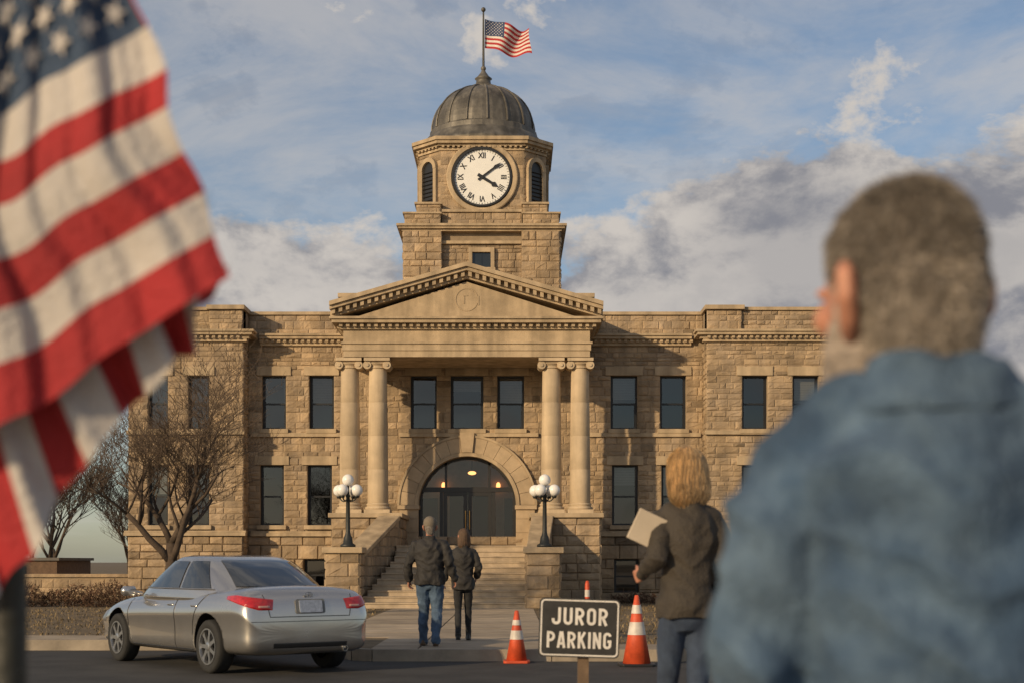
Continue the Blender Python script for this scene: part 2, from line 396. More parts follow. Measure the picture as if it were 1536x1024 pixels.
mb.box(XL-.4,XL-.003,YP+.4,YW+.5,8.06,ZT-.1,1); mb.box(XR+.003,XR+.4,YP+.4,YW+.5,8.06,ZT-.1,1)
pz=mz(462,YP)
pk=[(mx(315,YP),mx(365,YP)),(mx(1060,YP),mx(1112,YP)),(XLL,XLL+1)]
for a,b in pk: parap(a,b,YP-.1,pz+.02,8.06,.9)
mb.box(XLL+.01,XLL+.4,YP+.4,54.3,8.05,ZT-.1,1); mb.box(XRR-.4,XRR-.01,YP+.4,54.3,8.05,ZT-.1,1)
stones(mb,YP,YP+11.5,8.06,ZT-.1,lambda u,z,o:(XLL-o,u,z)); stones(mb,YP,YP+11.5,8.06,ZT-.1,lambda u,z,o:(XRR+o,u,z))
cb0,cb1=mx(512,44),mx(887,44); cz=mz(443,44)
mb.box(cb0,cb1,44,52.2,8.2,cz-.08,1); stones(mb,cb0,cb1,8.2,cz-.08,Pm(44)); stones(mb,44,52,8.2,cz-.08,lambda u,z,o:(cb0-o,u,z)); stones(mb,44,52,8.2,cz-.08,lambda u,z,o:(cb1+o,u,z))
mb.obj('wall',[M['rock'],M['mortar']],CT)
mb=MB(); mb.box(XLL+.35,XRR-.35,YW+.3,54.1,8.07,8.2); mb.obj('roof',M['roof'],CT)
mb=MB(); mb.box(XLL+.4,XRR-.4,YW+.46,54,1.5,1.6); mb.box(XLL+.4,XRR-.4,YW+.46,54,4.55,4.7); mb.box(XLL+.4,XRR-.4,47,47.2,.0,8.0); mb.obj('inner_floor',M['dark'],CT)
mb=MB(); mb.box(archx-2.2,archx+2.2,46.9,46.98,1.62,4.5); mb.box(archx-2.3,archx-2.2,YW+.5,46.98,1.62,4.5); mb.box(archx+2.2,archx+2.3,YW+.5,46.98,1.62,4.5); mb.box(archx-2.3,archx+2.3,YW+.5,46.98,4.5,4.54)
mb.obj('lobby_wall',mat('lobby_panelling',(.42,.28,.16),.7,.2,3,0),CT)
mb=MB(); mb.box(archx-.7,archx-.05,46.85,46.89,1.62,3.5); mb.box(archx+.05,archx+.7,46.85,46.89,1.62,3.5); mb.box(archx-1.9,archx-1.1,46.85,46.89,1.9,3.3); mb.box(archx+1.1,archx+1.9,46.85,46.89,1.9,3.3); mb.obj('lobby_door',M['dark'],CT)
mb=MB()
def corn(a,b,y,ends=(0,0)):
    ea,eb=ends
    mb.box(a-.12*ea,b+.12*eb,y-.10,y+.1,7.71,7.80)
    x=a
    while x<b-.05: mb.box(x,x+.09,y-.2,y+.05,7.80,7.89); x+=.18
    mb.box(a-.2*ea,b+.2*eb,y-.13,y+.1,7.802,7.892)
    mb.box(a-.3*ea,b+.3*eb,y-.26,y+.3,7.893,7.98)
    mb.box(a-.36*ea,b+.36*eb,y-.31,y+.3,7.981,8.05)
corn(XL+.37,XR-.37,YW); corn(XLL,XL,YP,(1,1)); corn(XR,XRR,YP,(1,1))
mb.box(XLL-.3,XLL+.1,YP+.3,54.4,7.9,8.048); mb.box(XRR-.1,XRR+.3,YP+.3,54.4,7.9,8.048)
mb.box(XL-.0,XL+.3,YP+.3,YW,7.9,8.047); mb.box(XR-.3,XR,YP+.3,YW,7.9,8.047)
for (a,b,y) in ((XL+.1,XR-.1,YW),(XLL-.1,XL+.1,YP),(XR-.1,XRR+.1,YP)):
    for p,q in ([(a,-5.0),(2.4,b)] if y==YW else [(a,b)]):
        mb.box(p,q,y-.2,y+.1,ZW-.138,ZW-.04); mb.box(p,q,y-.14,y+.1,ZW-.039,ZW+.02)
for (a,b,y) in ((XL,XR,YW),(XLL,XL-.9,YP),(XR+1.1,XRR,YP)):
    mb.box(a-.05,b+.05,y-.06,y+.48,ZT-.098,ZT)
for a,b in pk: mb.box(a-.07,b+.07,YP-.2,YP+.9,pz-.07,pz+.06)
mb.box(XLL-.06,XLL+.48,YP+.5,54.5,ZT-.098,ZT-.001); mb.box(XRR-.48,XRR+.06,YP+.5,54.5,ZT-.098,ZT-.001)
mb.box(cb0-.1,cb1+.1,43.9,52.3,cz-.078,cz+.05)
zb=mz(648,YW)
for (a,b,y) in ((XL+.08,-4.9,YW),(-3.4,.8,YW),(2.3,XR-.08,YW),(XLL-.05,XL+.05,YP),(XR-.05,XRR+.05,YP)):
    mb.box(a,b,y-.1,y+.05,zb-.14,zb-.02)
mb.obj('cornice',M['trim'],CT,bevel=.008)
def window(op,y,kind,blind=None):
    x0,x1,z0,z1=op
    wd=empty('window',((x0+x1)/2,y,z0),CT)
    f=.055; yy=y+.17
    m2=MB(); m2.box(x0,x0+f,yy,yy+.08,z0,z1); m2.box(x1-f,x1,yy,yy+.08,z0,z1); m2.box(x0+f,x1-f,yy,yy+.08,z1-f,z1); m2.box(x0+f,x1-f,yy,yy+.08,z0,z0+f)
    zm=z0+(z1-z0)*.48
    m2.box(x0+f,x1-f,yy+.01,yy+.07,zm-.025,zm+.025)
    m2.box(x0+f,x0+f+.025,yy+.03,yy+.075,z0+f,z1-f); m2.box(x1-f-.025,x1-f,yy+.03,yy+.075,z0+f,z1-f)
    m2.obj('frame',M['frame'],wd)
    m2=MB(); tl=R(-.012,.012)
    m2.add([(x0+f,yy+.05,z0+f),(x1-f,yy+.05+tl,z0+f),(x1-f,yy+.05+tl,zm),(x0+f,yy+.05,zm)],[(0,1,2,3)]); tl=R(-.012,.012)
    m2.add([(x0+f,yy+.035,zm),(x1-f,yy+.035+tl,zm),(x1-f,yy+.035+tl,z1-f),(x0+f,yy+.035,z1-f)],[(0,1,2,3)]); m2.obj('pane',M['glass'],wd)
    if blind:
        zz=z1-(z1-z0)*blind
        m2=MB(); k=int((z1-zz)/.05)
        for i in range(k): m2.box(x0+f,x1-f,yy+.12,yy+.14,z1-.05*(i+1)+.006,z1-.05*i)
        m2.obj('blind',M['blind'],wd)
    m2=MB(); m2.box(x0-.08,x1+.08,y-.12,y+.2,z0-.13,z0-.002)
    m2.obj('sill',M['trim'],wd,bevel=.01)
    if kind!='b':
        m2=MB(); m2.box(x0-.16,x1+.16,y-.055,y+.16,z1+.002,z1+.27)
        m2.obj('lintel',M['trim'],wd,bevel=.01)
for i,o in enumerate(main): window(o,YW,'m',[None,.5,.45,None,None,.3,.5,None,None,.35,.5][i])
for o in base: window(o,YW-.05,'b')
for o in pl: window(o,YP,'m',random.choice([.5,.3,None]))
for o in pr: window(o,YP,'m',random.choice([.5,.45,None]))
for o in plb+prb: window(o,YP-.05,'b')
AR=empty('entrance_arch',(archx,YW,1.66),CT)
mb=MB(); nseg=15; ro=2.04; J=.0022
for i in range(nseg):
    a0=math.pi*i/nseg+J; a1=math.pi*(i+1)/nseg-J; key=(i==nseg//2)
    r1=ro+(.14 if key else 0); yo=.19 if key else .12
    A=[a0+(a1-a0)*q/4 for q in range(5)]
    pts=[(archx+(archr+.11)*math.cos(a),archz+(archr+.11)*math.sin(a)) for a in A]+[(archx+r1*math.cos(a),archz+r1*math.sin(a)) for a in reversed(A)]
    mb.prism(pts,YW-yo,YW+.5,'y',t=R(.9,1.06))
AS=mat('arch_stone',(.41,.31,.20),.85,.2,2.5,.3,22,tone=True)
for sx in (-1,1):
    xa=archx+sx*archr; xb=archx+sx*ro
    z=1.66
    for k in range(3):
        h=(archz-1.66)/3; mb.box(xa,xb,YW-.12,YW+.5,z+.003,z+h-.003,t=R(.93,1.05)); z+=h
    mb.box(xa-sx*.03,xb+sx*.06,YW-.19,YW+.3,archz-.13,archz-.005)
mb.obj('voussoirs',AS,AR,bevel=.008)
mb=MB()
for i in range(30):
    a0=math.pi*i/30; a1=math.pi*(i+1)/30
    for (ra,rb,yy) in ((archr,archr+.108,.16),(ro+.002,ro+.07,.15)):
        if ra>2 and abs(math.pi/2-(a0+a1)/2)<.12: continue
        mb.prism([(archx+r*math.cos(a),archz+r*math.sin(a)) for r,a in ((ra,a0),(ra,a1),(rb,a1),(rb,a0))],YW-yy,YW+(.48 if ra<2 else .1))
mb.obj('arch_moulding',M['trim'],AR)
DR=empty('door',(archx,YW+.3,1.66),CT)
mb=MB(); yd=YW+.32; zt=mz(733,YW)
def bar(x0,x1,z0,z1,dy=0): mb.box(x0,x1,yd-.05-dy,yd+.05,z0,z1)
bar(archx-archr,archx+archr,zt-.07,zt+.07,.02)
for x in (-archr+.05,-.80,.80,archr-.05): bar(archx+x-.05,archx+x+.05,1.66,zt-.072)
for x in (-.66,.66):
    bar(archx+x-.035,archx+x+.035,zt+.072,archz+math.sqrt(archr**2-.66**2))
for i in range(24):
    a0=math.pi*i/24; a1=math.pi*(i+1)/24
    if archz+archr*math.sin(a0)<zt-.1: continue
    mb.prism([(archx+r*math.cos(a),archz+r*math.sin(a)) for r,a in ((archr-.08,a0),(archr-.08,a1),(archr+.01,a1),(archr+.01,a0))],yd-.05,yd+.05)
for c in (-.375,.375):
    bar(archx+c-.36,archx+c-.25,1.70,zt-.075,.012); bar(archx+c+.25,archx+c+.36,1.70,zt-.075,.012); bar(archx+c-.25,archx+c+.25,1.70,1.97,.012); bar(archx+c-.25,archx+c+.25,zt-.19,zt-.075,.012)
for c in (-1.12,1.12): bar(archx+c-.29,archx+c+.29,1.67,1.95)
mb.obj('frame',mat('door_frame',(.022,.02,.018),.4,.1,5,0),DR)
mb=MB(); pts=[(archx-archr+.02,1.68),(archx+archr-.02,1.68)]+[(archx+(archr-.03)*math.cos(math.pi*i/20),archz+(archr-.03)*math.sin(math.pi*i/20)) for i in range(21)]
mb.add([(p[0],yd+.01,p[1]) for p in pts],[tuple(range(len(pts)))]); mb.obj('pane',M['dglass'],DR)
BR=mat('brass',(.6,.4,.15),.3,.1,5,0,metal=1)
for c in (-.06,.06):
    mb=MB(); mb.limb([((archx+c,yd-.12,2.2),.014),((archx+c,yd-.12,2.75),.014)],8); mb.obj('handle',BR,DR)
mb=MB(); mb.limb([((archx+.1,YW+1.5,4.49),.01),((archx+.1,YW+1.5,4.05),.01)],6); mb.obj('pendant_cord',M['black'],CT)
mb=MB(); mb.sphere((archx+.1,YW+1.5,3.98),(.13,.13,.06)); mb.obj('pendant_lamp',M['lamp'],CT,smooth=True)
for xx in (-1.45,1.45):  # two extra glowing blobs, added to brighten the lobby behind the door glass
    mb=MB(); mb.sphere((archx+xx*.62,46.75,3.7),(.07,.07,.12)); mb.obj('added_lobby_glow',M['lamp'],CT,smooth=True)
# portico
YC=40.9; EY=40.55
PX0=mx(515,EY); PX1=mx(885,EY)
FL=1.66
PO=empty('portico',(AX,YC,0),CT)
for a,b in ((-5.1,-3.2),(.6,2.5)):
    mb=MB()
    mb.box(a,b,40.3,42.9,0,2.45,1)
    stones(mb,a,b,0,2.45,Pm(40.3),**BB)
    stones(mb,40.3,42.9,0,2.45,lambda u,z,o,a=a:(a-o,u,z),**BB); stones(mb,40.3,42.9,0,2.45,lambda u,z,o,b=b:(b+o,u,z),**BB)
    mb.obj('plinth',[M['rock'],M['mortar']],PO)
    mb=MB(); mb.box(a-.1,b+.1,40.18,42.98,2.452,2.585); mb.obj('plinth_cap',M['trim'],PO,bevel=.02)
for a,b in ((-4.78,-3.92),(.38,1.24)):
    mb=MB()
    mb.box(a,b,36.5,37.4,0,1.42,1); stones(mb,a,b,0,1.42,Pm(36.5),**BB)
    stones(mb,36.5,37.4,0,1.42,lambda u,z,o,b=b:(b+o,u,z),**BB); stones(mb,36.5,37.4,0,1.42,lambda u,z,o,a=a:(a-o,u,z),**BB)
    mb.obj('pedestal',[M['rock'],M['mortar']],PO)
    mb=MB(); mb.box(a-.09,b+.09,36.4,37.5,1.422,1.58); mb.obj('pedestal_cap',M['trim'],PO,bevel=.02)
for (i0,o0,i1,o1) in ((-3.96,-4.4,-3.22,-3.7),(.42,.86,.62,1.1)):
    y0,y1=37.42,40.17
    mb=MB()
    vs=[(i0,y0,0),(o0,y0,0),(o0,y0,1.30),(i0,y0,1.30),(i1,y1,0),(o1,y1,0),(o1,y1,2.38),(i1,y1,2.38)]
    Fc=[(0,1,2,3),(4,7,6,5),(0,3,7,4),(1,5,6,2),(3,2,6,7),(0,4,5,1)]
    mb.add(vs,Fc,1)
    for (xa,xb,sg) in ((i0,i1,1 if i0<-1 else -1),(o0,o1,-1 if i0<-1 else 1)):
        for k in range(9):
            for r in range(9):
                u0=k/9;u1=(k+1)/9; sh_=.5/9 if r%2 else 0; u0=max(0,u0-sh_); u1=min(1,u1-sh_) if k<8 else 1
                za=r*.27; top=lambda u:1.28+1.08*u
                if za>=top(u0)-.03: continue
                P3=lambda u,z,o:(xa+(xb-xa)*u+sg*o,y0+(y1-y0)*u,z)
                g=.004; z0a=min(za+.27,top(u0))-.012; z0b=min(za+.27,top(u1))-.012; pr_=R(.015,.035)
                mb.add([P3(u0+g,za+.01,-.01),P3(u1-g,za+.01,-.01),P3(u1-g,z0b,-.01),P3(u0+g,z0a,-.01),P3(u0+g*3,za+.03,pr_),P3(u1-g*3,za+.03,pr_),P3(u1-g*3,z0b-.02,pr_),P3(u0+g*3,z0a-.02,pr_)],[(4,5,6,7),(0,1,5,4),(1,2,6,5),(2,3,7,6),(3,0,4,7)],0,R(.8,1.1))
    mb.obj('cheek_wall',[M['rock'],M['mortar']],PO)
    mb=MB(); e=.07 if i0<-1 else -.07
    mb.add([(i0+e,y0,1.302),(o0-e,y0,1.302),(o0-e,y0,1.43),(i0+e,y0,1.43),(i1+e,y1,2.382),(o1-e,y1,2.382),(o1-e,y1,2.51),(i1+e,y1,2.51)],Fc); mb.obj('cheek_coping',M['trim'],PO,bevel=.02)
mb=MB()
nst=11
for i in range(nst):
    z1=FL*(i+1)/nst; y0=36.55+i*.33; wl=-3.96+.72*min(1,i/8)
    mb.box(wl,.5,y0,42.95,z1-FL/nst+(.0 if i==0 else .001),z1-.035)
    mb.box(wl,.5,y0-.03,42.95,z1-.034,z1)
mb.obj('stairs',M['step'],PO,bevel=.006)
def column(cx):
    c=empty('column',(cx,YC,2.585),PO)
    m2=MB(); z0=2.587; m2.box(cx-.37,cx+.37,YC-.37,YC+.37,z0,z0+.11); m2.lathe([(.36,z0+.111),(.375,z0+.15),(.36,z0+.19),(.32,z0+.2),(.32,z0+.23),(.34,z0+.25),(.33,z0+.28),(.30,z0+.30)],cx,YC,32); m2.obj('column_base',M['col'],c,bevel=.006)
    m2=MB(); z1=6.72; n=4
    for k in range(n):
        a=z0+.3+(z1-z0-.3)*k/n; b_=z0+.3+(z1-z0-.3)*(k+1)/n
        def rr(z): 
            t=(z-z0)/(z1-z0); return .300-.045*t**1.6
        m2.lathe([(rr(a)-.003,a),(rr(a),a+.006),(rr((a+b_)/2),(a+b_)/2),(rr(b_),b_-.006),(rr(b_)-.003,b_)],cx,YC,40,t=1)
    o=m2.obj('shaft',M['col'],c)
    for p in o.data.polygons: p.use_smooth=abs(p.normal.z)<.35
    m2=MB(); m2.lathe([(.255,z1+.001),(.285,z1+.03),(.26,z1+.05),(.27,z1+.09),(.33,z1+.15)],cx,YC,32)
    m2.box(cx-.34,cx+.34,YC-.27,YC+.27,z1+.15,z1+.21); m2.box(cx-.37,cx+.37,YC-.36,YC+.36,z1+.212,z1+.30)
    for sx in (-1,1):
        st=len(m2.v); m2.lathe([(.115,-.30),(.12,-.29),(.12,.29),(.115,.30)],0,0,20); m2.xf(Matrix.Translation((cx+sx*.28,YC,z1+.10))@Matrix.Rotation(math.pi/2,4,'X'),st)
        st=len(m2.v); m2.lathe([(.05,-.33),(.05,.33)],0,0,14); m2.xf(Matrix.Translation((cx+sx*.28,YC,z1+.10))@Matrix.Rotation(math.pi/2,4,'X'),st)
    m2.obj('capital',M['col'],c,bevel=.006)
for p in (525,567,827,870): column(mx(p,YC))
zA=mz(535,EY)
mb=MB()
mb.box(PX0,PX1,EY,YW-.18,zA,zA+.18); mb.box(PX0-.03,PX1+.03,EY-.03,YW-.19,zA+.181,zA+.36); mb.box(PX0-.07,PX1+.07,EY-.07,YW-.19,zA+.361,zA+.42)
mb.box(PX0,PX1,EY,YW-.19,zA+.421,7.80)
mb.box(PX0-.08,PX1+.08,EY-.08,YW-.2,7.801,7.86)
x=PX0-.1
while x<PX1+.1: mb.box(x,x+.1,EY-.2,EY,7.861,7.96); x+=.2
yq=EY+.15
while yq<YW-.5:
    mb.box(PX0-.2,PX0-.0,yq,yq+.1,7.861,7.96); mb.box(PX1,PX1+.2,yq,yq+.1,7.861,7.96); yq+=.2
mb.box(PX0-.1,PX1+.1,EY-.1,YW-.2,7.862,7.959)
mb.box(PX0-.30,PX1+.30,EY-.30,YW-.2,7.961,8.06); mb.box(PX0-.36,PX1+.36,EY-.36,YW-.2,8.061,8.13)
mb.obj('entablature',M['trim'],PO,bevel=.006)
xa,xb=PX0-.36,PX1+.36; xm=(xa+xb)/2; zap=mz(393,EY-.35)
PD=MB(); zs0=8.132
sl=(zap-.42-zs0)/(xm-xa)
PD.prism([(xa+.6,zs0),(xb-.6,zs0),(xm,zs0+sl*(xm-xa-.6)+.1)],EY+.02,44.2,'y')
def rake(off0,off1,y0,y1):
    for s_ in (1,-1):
        xe=xa if s_==1 else xb
        PD.prism([(xe,zs0+off0),(xm,zap-.42+off0),(xm,zap-.42+off1),(xe,zs0+off1)],y0,y1,'y')
rake(.0,.12,EY-.1,44.2); rake(.20,.30,EY-.30,44.2); rake(.301,.42,EY-.38,44.21); rake(.121,.2,EY-.08,44.19)
n=19
for s_ in (1,-1):
    xe=xa if s_==1 else xb
    for i in range(n):
        t0=(i+.5)/n; cx=xe+(xm-xe)*t0; c0=zs0+(zap-.42-zs0)*t0
        PD.prism([(cx-.05,c0+.06-s_*sl*.05),(cx+.05,c0+.06+s_*sl*.05),(cx+.05,c0+.198+s_*sl*.05),(cx-.05,c0+.198-s_*sl*.05)],EY-.24,EY-.05,'y')
PD.obj('pediment',M['trim'],PO)
mb=MB()
mb.lathe([(.30,0),(.305,.012),(.33,.012),(.335,0)],0,0,32,cap=False)
mb.xf(Matrix.Translation((xm,EY+.018,8.66))@Matrix.Rotation(math.pi/2,4,'X'))
mb.box(xm-.09,xm-.06,EY+.004,EY+.03,8.55,8.76); mb.box(xm-.09,xm+.03,EY+.005,EY+.03,8.765,8.79); mb.box(xm+.32,xm+.35,EY+.004,EY+.03,8.5,8.76)
mb.obj('pediment_emblem',M['trim'],PO)
# ------------------------------------------------------------ tower
TX=-.98; TY=46.0; TH=2.53; TC=48.6
TW=empty('clock_tower',(TX,TC,8.2),CT)
mb=MB()
mb.box(TX-TH+.25,TX+TH-.25,TY+.27,TC+TH-.25,8.0,11.88,1)
wx0,wx1,wz0,wz1=-1.29,-.69,mz(403,46.3),mz(380,46.3)
stones(mb,TX-1.31,TX+1.31,8.2,11.5,Pm(TY+.26),[(wx0,wx1,wz0,wz1)])
zt1=11.88
for sx in (-1,1):
    x0=TX+sx*TH; x1=TX+sx*(TH-1.24); a,b=min(x0,x1),max(x0,x1)
    mb.box(a,b,TY,TY+1.24,8.0,zt1,1); mb.box(a,b,TC+TH-1.24,TC+TH,8.0,zt1,1)
    K=dict(h=(.16,.26),w=(.2,.55),proud=(.025,.07))
    stones(mb,a,b,8.2,zt1,Pm(TY),**K)
    stones(mb,TY,TY+1.24,8.2,zt1,lambda u,z,o:(x0+sx*o,u,z),**K); stones(mb,TC+TH-1.24,TC+TH,8.2,zt1,lambda u,z,o:(x0+sx*o,u,z),**K)
    stones(mb,TY+1.24,TC+TH-1.24,8.2,zt1,lambda u,z,o:(x0-sx*.25+sx*o,u,z),**K)
H1=2.1; H2=1.36
oc=[(-H2,-H1),(H2,-H1),(H1,-H2),(H1,H2),(H2,H1),(-H2,H1),(-H1,H2),(-H1,-H2)]
OY=46.65+H1
mb.prism([(TX+p[0],OY+p[1]) for p in oc],12.0,14.8,'z',mi=1)
for i in range(8):
    p=Vector(oc[i]); q=Vector(oc[(i+1)%8]); d=(q-p); ln=d.length; d.normalize(); nn=Vector((d.y,-d.x))
    f=lambda u,z,o,p=p,d=d,nn=nn:(TX+p.x+d.x*u+nn.x*o,OY+p.y+d.y*u+nn.y*o,z)
    stones(mb,0,ln,12.4,14.66,f,h=(.16,.25),proud=(.008,.024))
for sx in (-1,1):
    for yy in (TY+.05,TC+TH-1.2):
        x0=TX+sx*(TH-.03); x1=TX+sx*(TH-1.2); a,b=min(x0,x1),max(x0,x1)
        mb.box(a,b,yy,yy+1.1,12.1,12.44,1); stones(mb,a,b,12.12,12.44,Pm(yy),h=(.16,.2))
        x0=TX+sx*(TH-.4); a,b=min(x0,x1),max(x0,x1)
        mb.box(a,b,yy+.2,yy+1.1,12.5,12.8,1); stones(mb,a,b,12.52,12.8,Pm(yy+.2),h=(.14,.16))
mb.box(TX-1.3,TX+1.3,TY+.3,TY+1,12.1,12.55,1); stones(mb,TX-1.28,TX+1.28,12.1,12.55,Pm(TY+.3))
mb.obj('tower_wall',[M['rock'],M['mortar']],TW)
mb=MB()
def sqb(h,z0,z1,c=TC): mb.box(TX-h,TX+h,c-h,c+h,z0,z1)
sqb(TH+.06,11.882,11.95); sqb(TH+.16,11.951,12.02); sqb(TH+.22,12.021,12.10)
mb.box(TX-1.29,TX+1.29,TY+.14,TY+.3,11.5,11.6)
for sx in (-1,1):
    for yy in (TY+.05,TC+TH-1.2):
        x0=TX+sx*(TH+.03); x1=TX+sx*(TH-1.24); mb.box(x0,x1,yy-.06,yy+1.14,12.441,12.50)
        x0=TX+sx*(TH-.34); mb.box(x0,x1,yy+.14,yy+1.16,12.801,12.87)
mb.box(TX-1.3,TX+1.3,TY+.22,TY+1,12.551,12.64)
def ocb(e,z0,z1): mb.prism([(TX+p[0]*(H1+e)/H1,OY+p[1]*(H1+e)/H1) for p in oc],z0,z1,'z')
ocb(.05,14.66,14.74); ocb(.1,14.801,14.86); ocb(.2,14.861,14.96); ocb(.25,14.961,15.08)
for i in range(8):
    p=Vector(oc[i]); q=Vector(oc[(i+1)%8]); d=(q-p); ln=d.length; d.normalize(); nn=Vector((d.y,-d.x))
    n=int(ln/.17)
    for k in range(n):
        c=p+d*(ln*(k+.5)/n); e=d*.04
        pts=[c-e,c+e,c+e+nn*.13,c-e+nn*.13]
        mb.prism([(TX+a.x,OY+a.y) for a in pts],14.741,14.80,'z')
mb.box(wx0-.12,wx0,TY+.12,TY+.3,wz0,wz1+.15); mb.box(wx1,wx1+.12,TY+.12,TY+.3,wz0,wz1+.15); mb.box(wx0,wx1,TY+.12,TY+.3,wz1,wz1+.15); mb.box(wx0-.15,wx1+.15,TY+.08,TY+.3,wz0-.1,wz0-.001)
mb.obj('tower_cornice',M['trim'],TW,bevel=.006)
mb=MB(); mb.box(wx0,wx1,TY+.22,TY+.262,wz0,wz1); mb.box(-1.0,-.98,TY+.2,TY+.219,wz0,wz1); mb.obj('tower_window',[mat('dark_glass',(.02,.025,.03),.05,.1,3,0)],TW)
for i in (1,2,3,5,6,7):
    p=Vector(oc[i]); q=Vector(oc[(i+1)%8]); d=(q-p); ln=d.length; d.normalize(); nn=Vector((d.y,-d.x))
    w=.27 if ln<1.5 else .5
    f=lambda u,z,o:(TX+p.x+d.x*(ln/2+u)+nn.x*o,OY+p.y+d.y*(ln/2+u)+nn.y*o,z)
    zt=14.1; pts=[(-w,12.9),(w,12.9)]+[(w*math.cos(math.pi*k/12),zt+w*math.sin(math.pi*k/12)) for k in range(13)]
    m2=MB(); n=len(pts); m2.add([f(a,b,.05) for a,b in pts],[tuple(range(n))])
    for k in range(9):
        z_=12.95+k*.13; m2.add([f(-w,z_,.052),f(w,z_,.052),f(w,z_+.03,.09),f(-w,z_+.03,.09)],[(0,1,2,3)])
    m2.obj('louvre',M['black'],TW)
    m2=MB(); w2=w+.14; Q=[(0,1,2,3),(7,6,5,4),(0,4,5,1),(1,5,6,2),(2,6,7,3),(3,7,4,0)]
    for k in range(12):
        a0=math.pi*k/12; a1=math.pi*(k+1)/12
        q4=[(w*math.cos(a0),zt+w*math.sin(a0)),(w2*math.cos(a0),zt+w2*math.sin(a0)),(w2*math.cos(a1),zt+w2*math.sin(a1)),(w*math.cos(a1),zt+w*math.sin(a1))]
        m2.add([f(a,b,-.02) for a,b in q4]+[f(a,b,.13) for a,b in q4],Q)
    for sx in (-1,1):
        q4=[(sx*w,12.9),(sx*w2,12.9),(sx*w2,zt),(sx*w,zt)]
        m2.add([f(a,b,-.02) for a,b in q4]+[f(a,b,.12) for a,b in q4],Q)
    m2.obj('louvre_surround',M['trim'],TW)
DM=empty('dome',(TX,OY,15.08),CT)
mb=MB()
prof=[(2.18,15.082),(2.2,15.2),(2.08,15.34),(1.98,15.52),(1.86,15.62),(1.84,15.78),(1.78,15.82)]
for k in range(0,13):
    a=math.radians(90*k/13); prof.append((1.76*math.cos(a)**.92,15.84+1.56*math.sin(a)))
mb.lathe(prof,TX,OY,32)
for i in range(16):
    a=2*math.pi*i/16+math.pi/32
    pts=[((TX+(r+.012)*math.cos(a),OY+(r+.012)*math.sin(a),z),.034) for r,z in prof[6:-1]]
    mb.limb(pts,6,cap=False)
mb.obj('dome_roof',M['copper'],DM)
mb=MB(); mb.lathe([(.46,17.3),(.48,17.42),(.34,17.46),(.26,17.55),(.24,17.68),(.3,17.72),(.2,17.8),(.09,17.95),(.05,18.05)],TX,OY,20); mb.sphere((TX,OY,18.08),.09); mb.obj('finial',M['copper'],DM,smooth=True)
CZ=mz(267,46.65); CK=empty('clock',(TX,46.5,CZ),CT)
T=Matrix.Translation((TX,46.60,CZ))@Matrix.Rotation(math.pi/2,4,'X')
mb=MB(); mb.lathe([(.99,-.05),(.99,.07),(.97,.09),(.91,.09),(.90,.04),(.90,-.05)],0,0,64,cap=False); mb.xf(T); mb.obj('rim',M['black'],CK)
mb=MB(); mb.lathe([(1.17,-.05),(1.17,.04),(1.14,.06),(1.02,.06),(.995,.03),(.995,-.05)],0,0,64,cap=False); mb.xf(T); mb.obj('clock_surround',M['trim'],CK)
mb=MB(); mb.lathe([(.93,-.04),(.93,.02)],0,0,64); mb.xf(T); mb.obj('dial',M['clockw'],CK)
def textmesh(txt,size,ext=.002,off=0.0,ax='CENTER'):
    c=bpy.data.curves.new('t','FONT'); c.body=txt; c.size=size; c.extrude=ext; c.offset=off; c.align_x=ax; c.align_y='CENTER'
    o=bpy.data.objects.new('t',c); COL.objects.link(o); dg=bpy.context.evaluated_depsgraph_get(); dg.update()
    me=bpy.data.meshes.new_from_object(o.evaluated_get(dg)); bpy.data.objects.remove(o); return me
def joinmesh(mb,me,mtx,mi=0):
    mb.add([mtx@v.co for v in me.vertices],[tuple(p.vertices) for p in me.polygons],mi)
mb=MB()
for i,tn in enumerate(['XII','I','II','III','IIII','V','VI','VII','VIII','IX','X','XI']):
    me=textmesh(tn,.26,.004,.006)
    a=-2*math.pi*i/12
    joinmesh(mb,me,T@Matrix.Rotation(a,4,'Z')@Matrix.Translation((0,.70,.026))@Matrix.Diagonal((.8,1.0,1,1)))
for i in range(60):
    st=len(mb.v); w=.012 if i%5==0 else .005; mb.box(-w,w,.84,.885,.021,.028); mb.xf(T@Matrix.Rotation(2*math.pi*i/60,4,'Z'),st)
mb.obj('numerals',M['black'],CK,fixn=False)
for nm,ang,ln,wd,h in (('minute_hand',-53,.78,.035,.05),('hour_hand',-122,.62,.055,.035)):
    mb=MB(); mb.prism([(-wd,-.16),(wd,-.16),(wd*.8,ln*.6),(wd*1.6,ln*.72),(0,ln),(-wd*1.6,ln*.72),(-wd*.8,ln*.6)],h,h+.012,'z'); mb.lathe([(.06,h-.01),(.06,h+.014)],0,0,16); mb.xf(T@Matrix.Rotation(math.radians(ang),4,'Z')); mb.obj(nm,M['black'],CK)
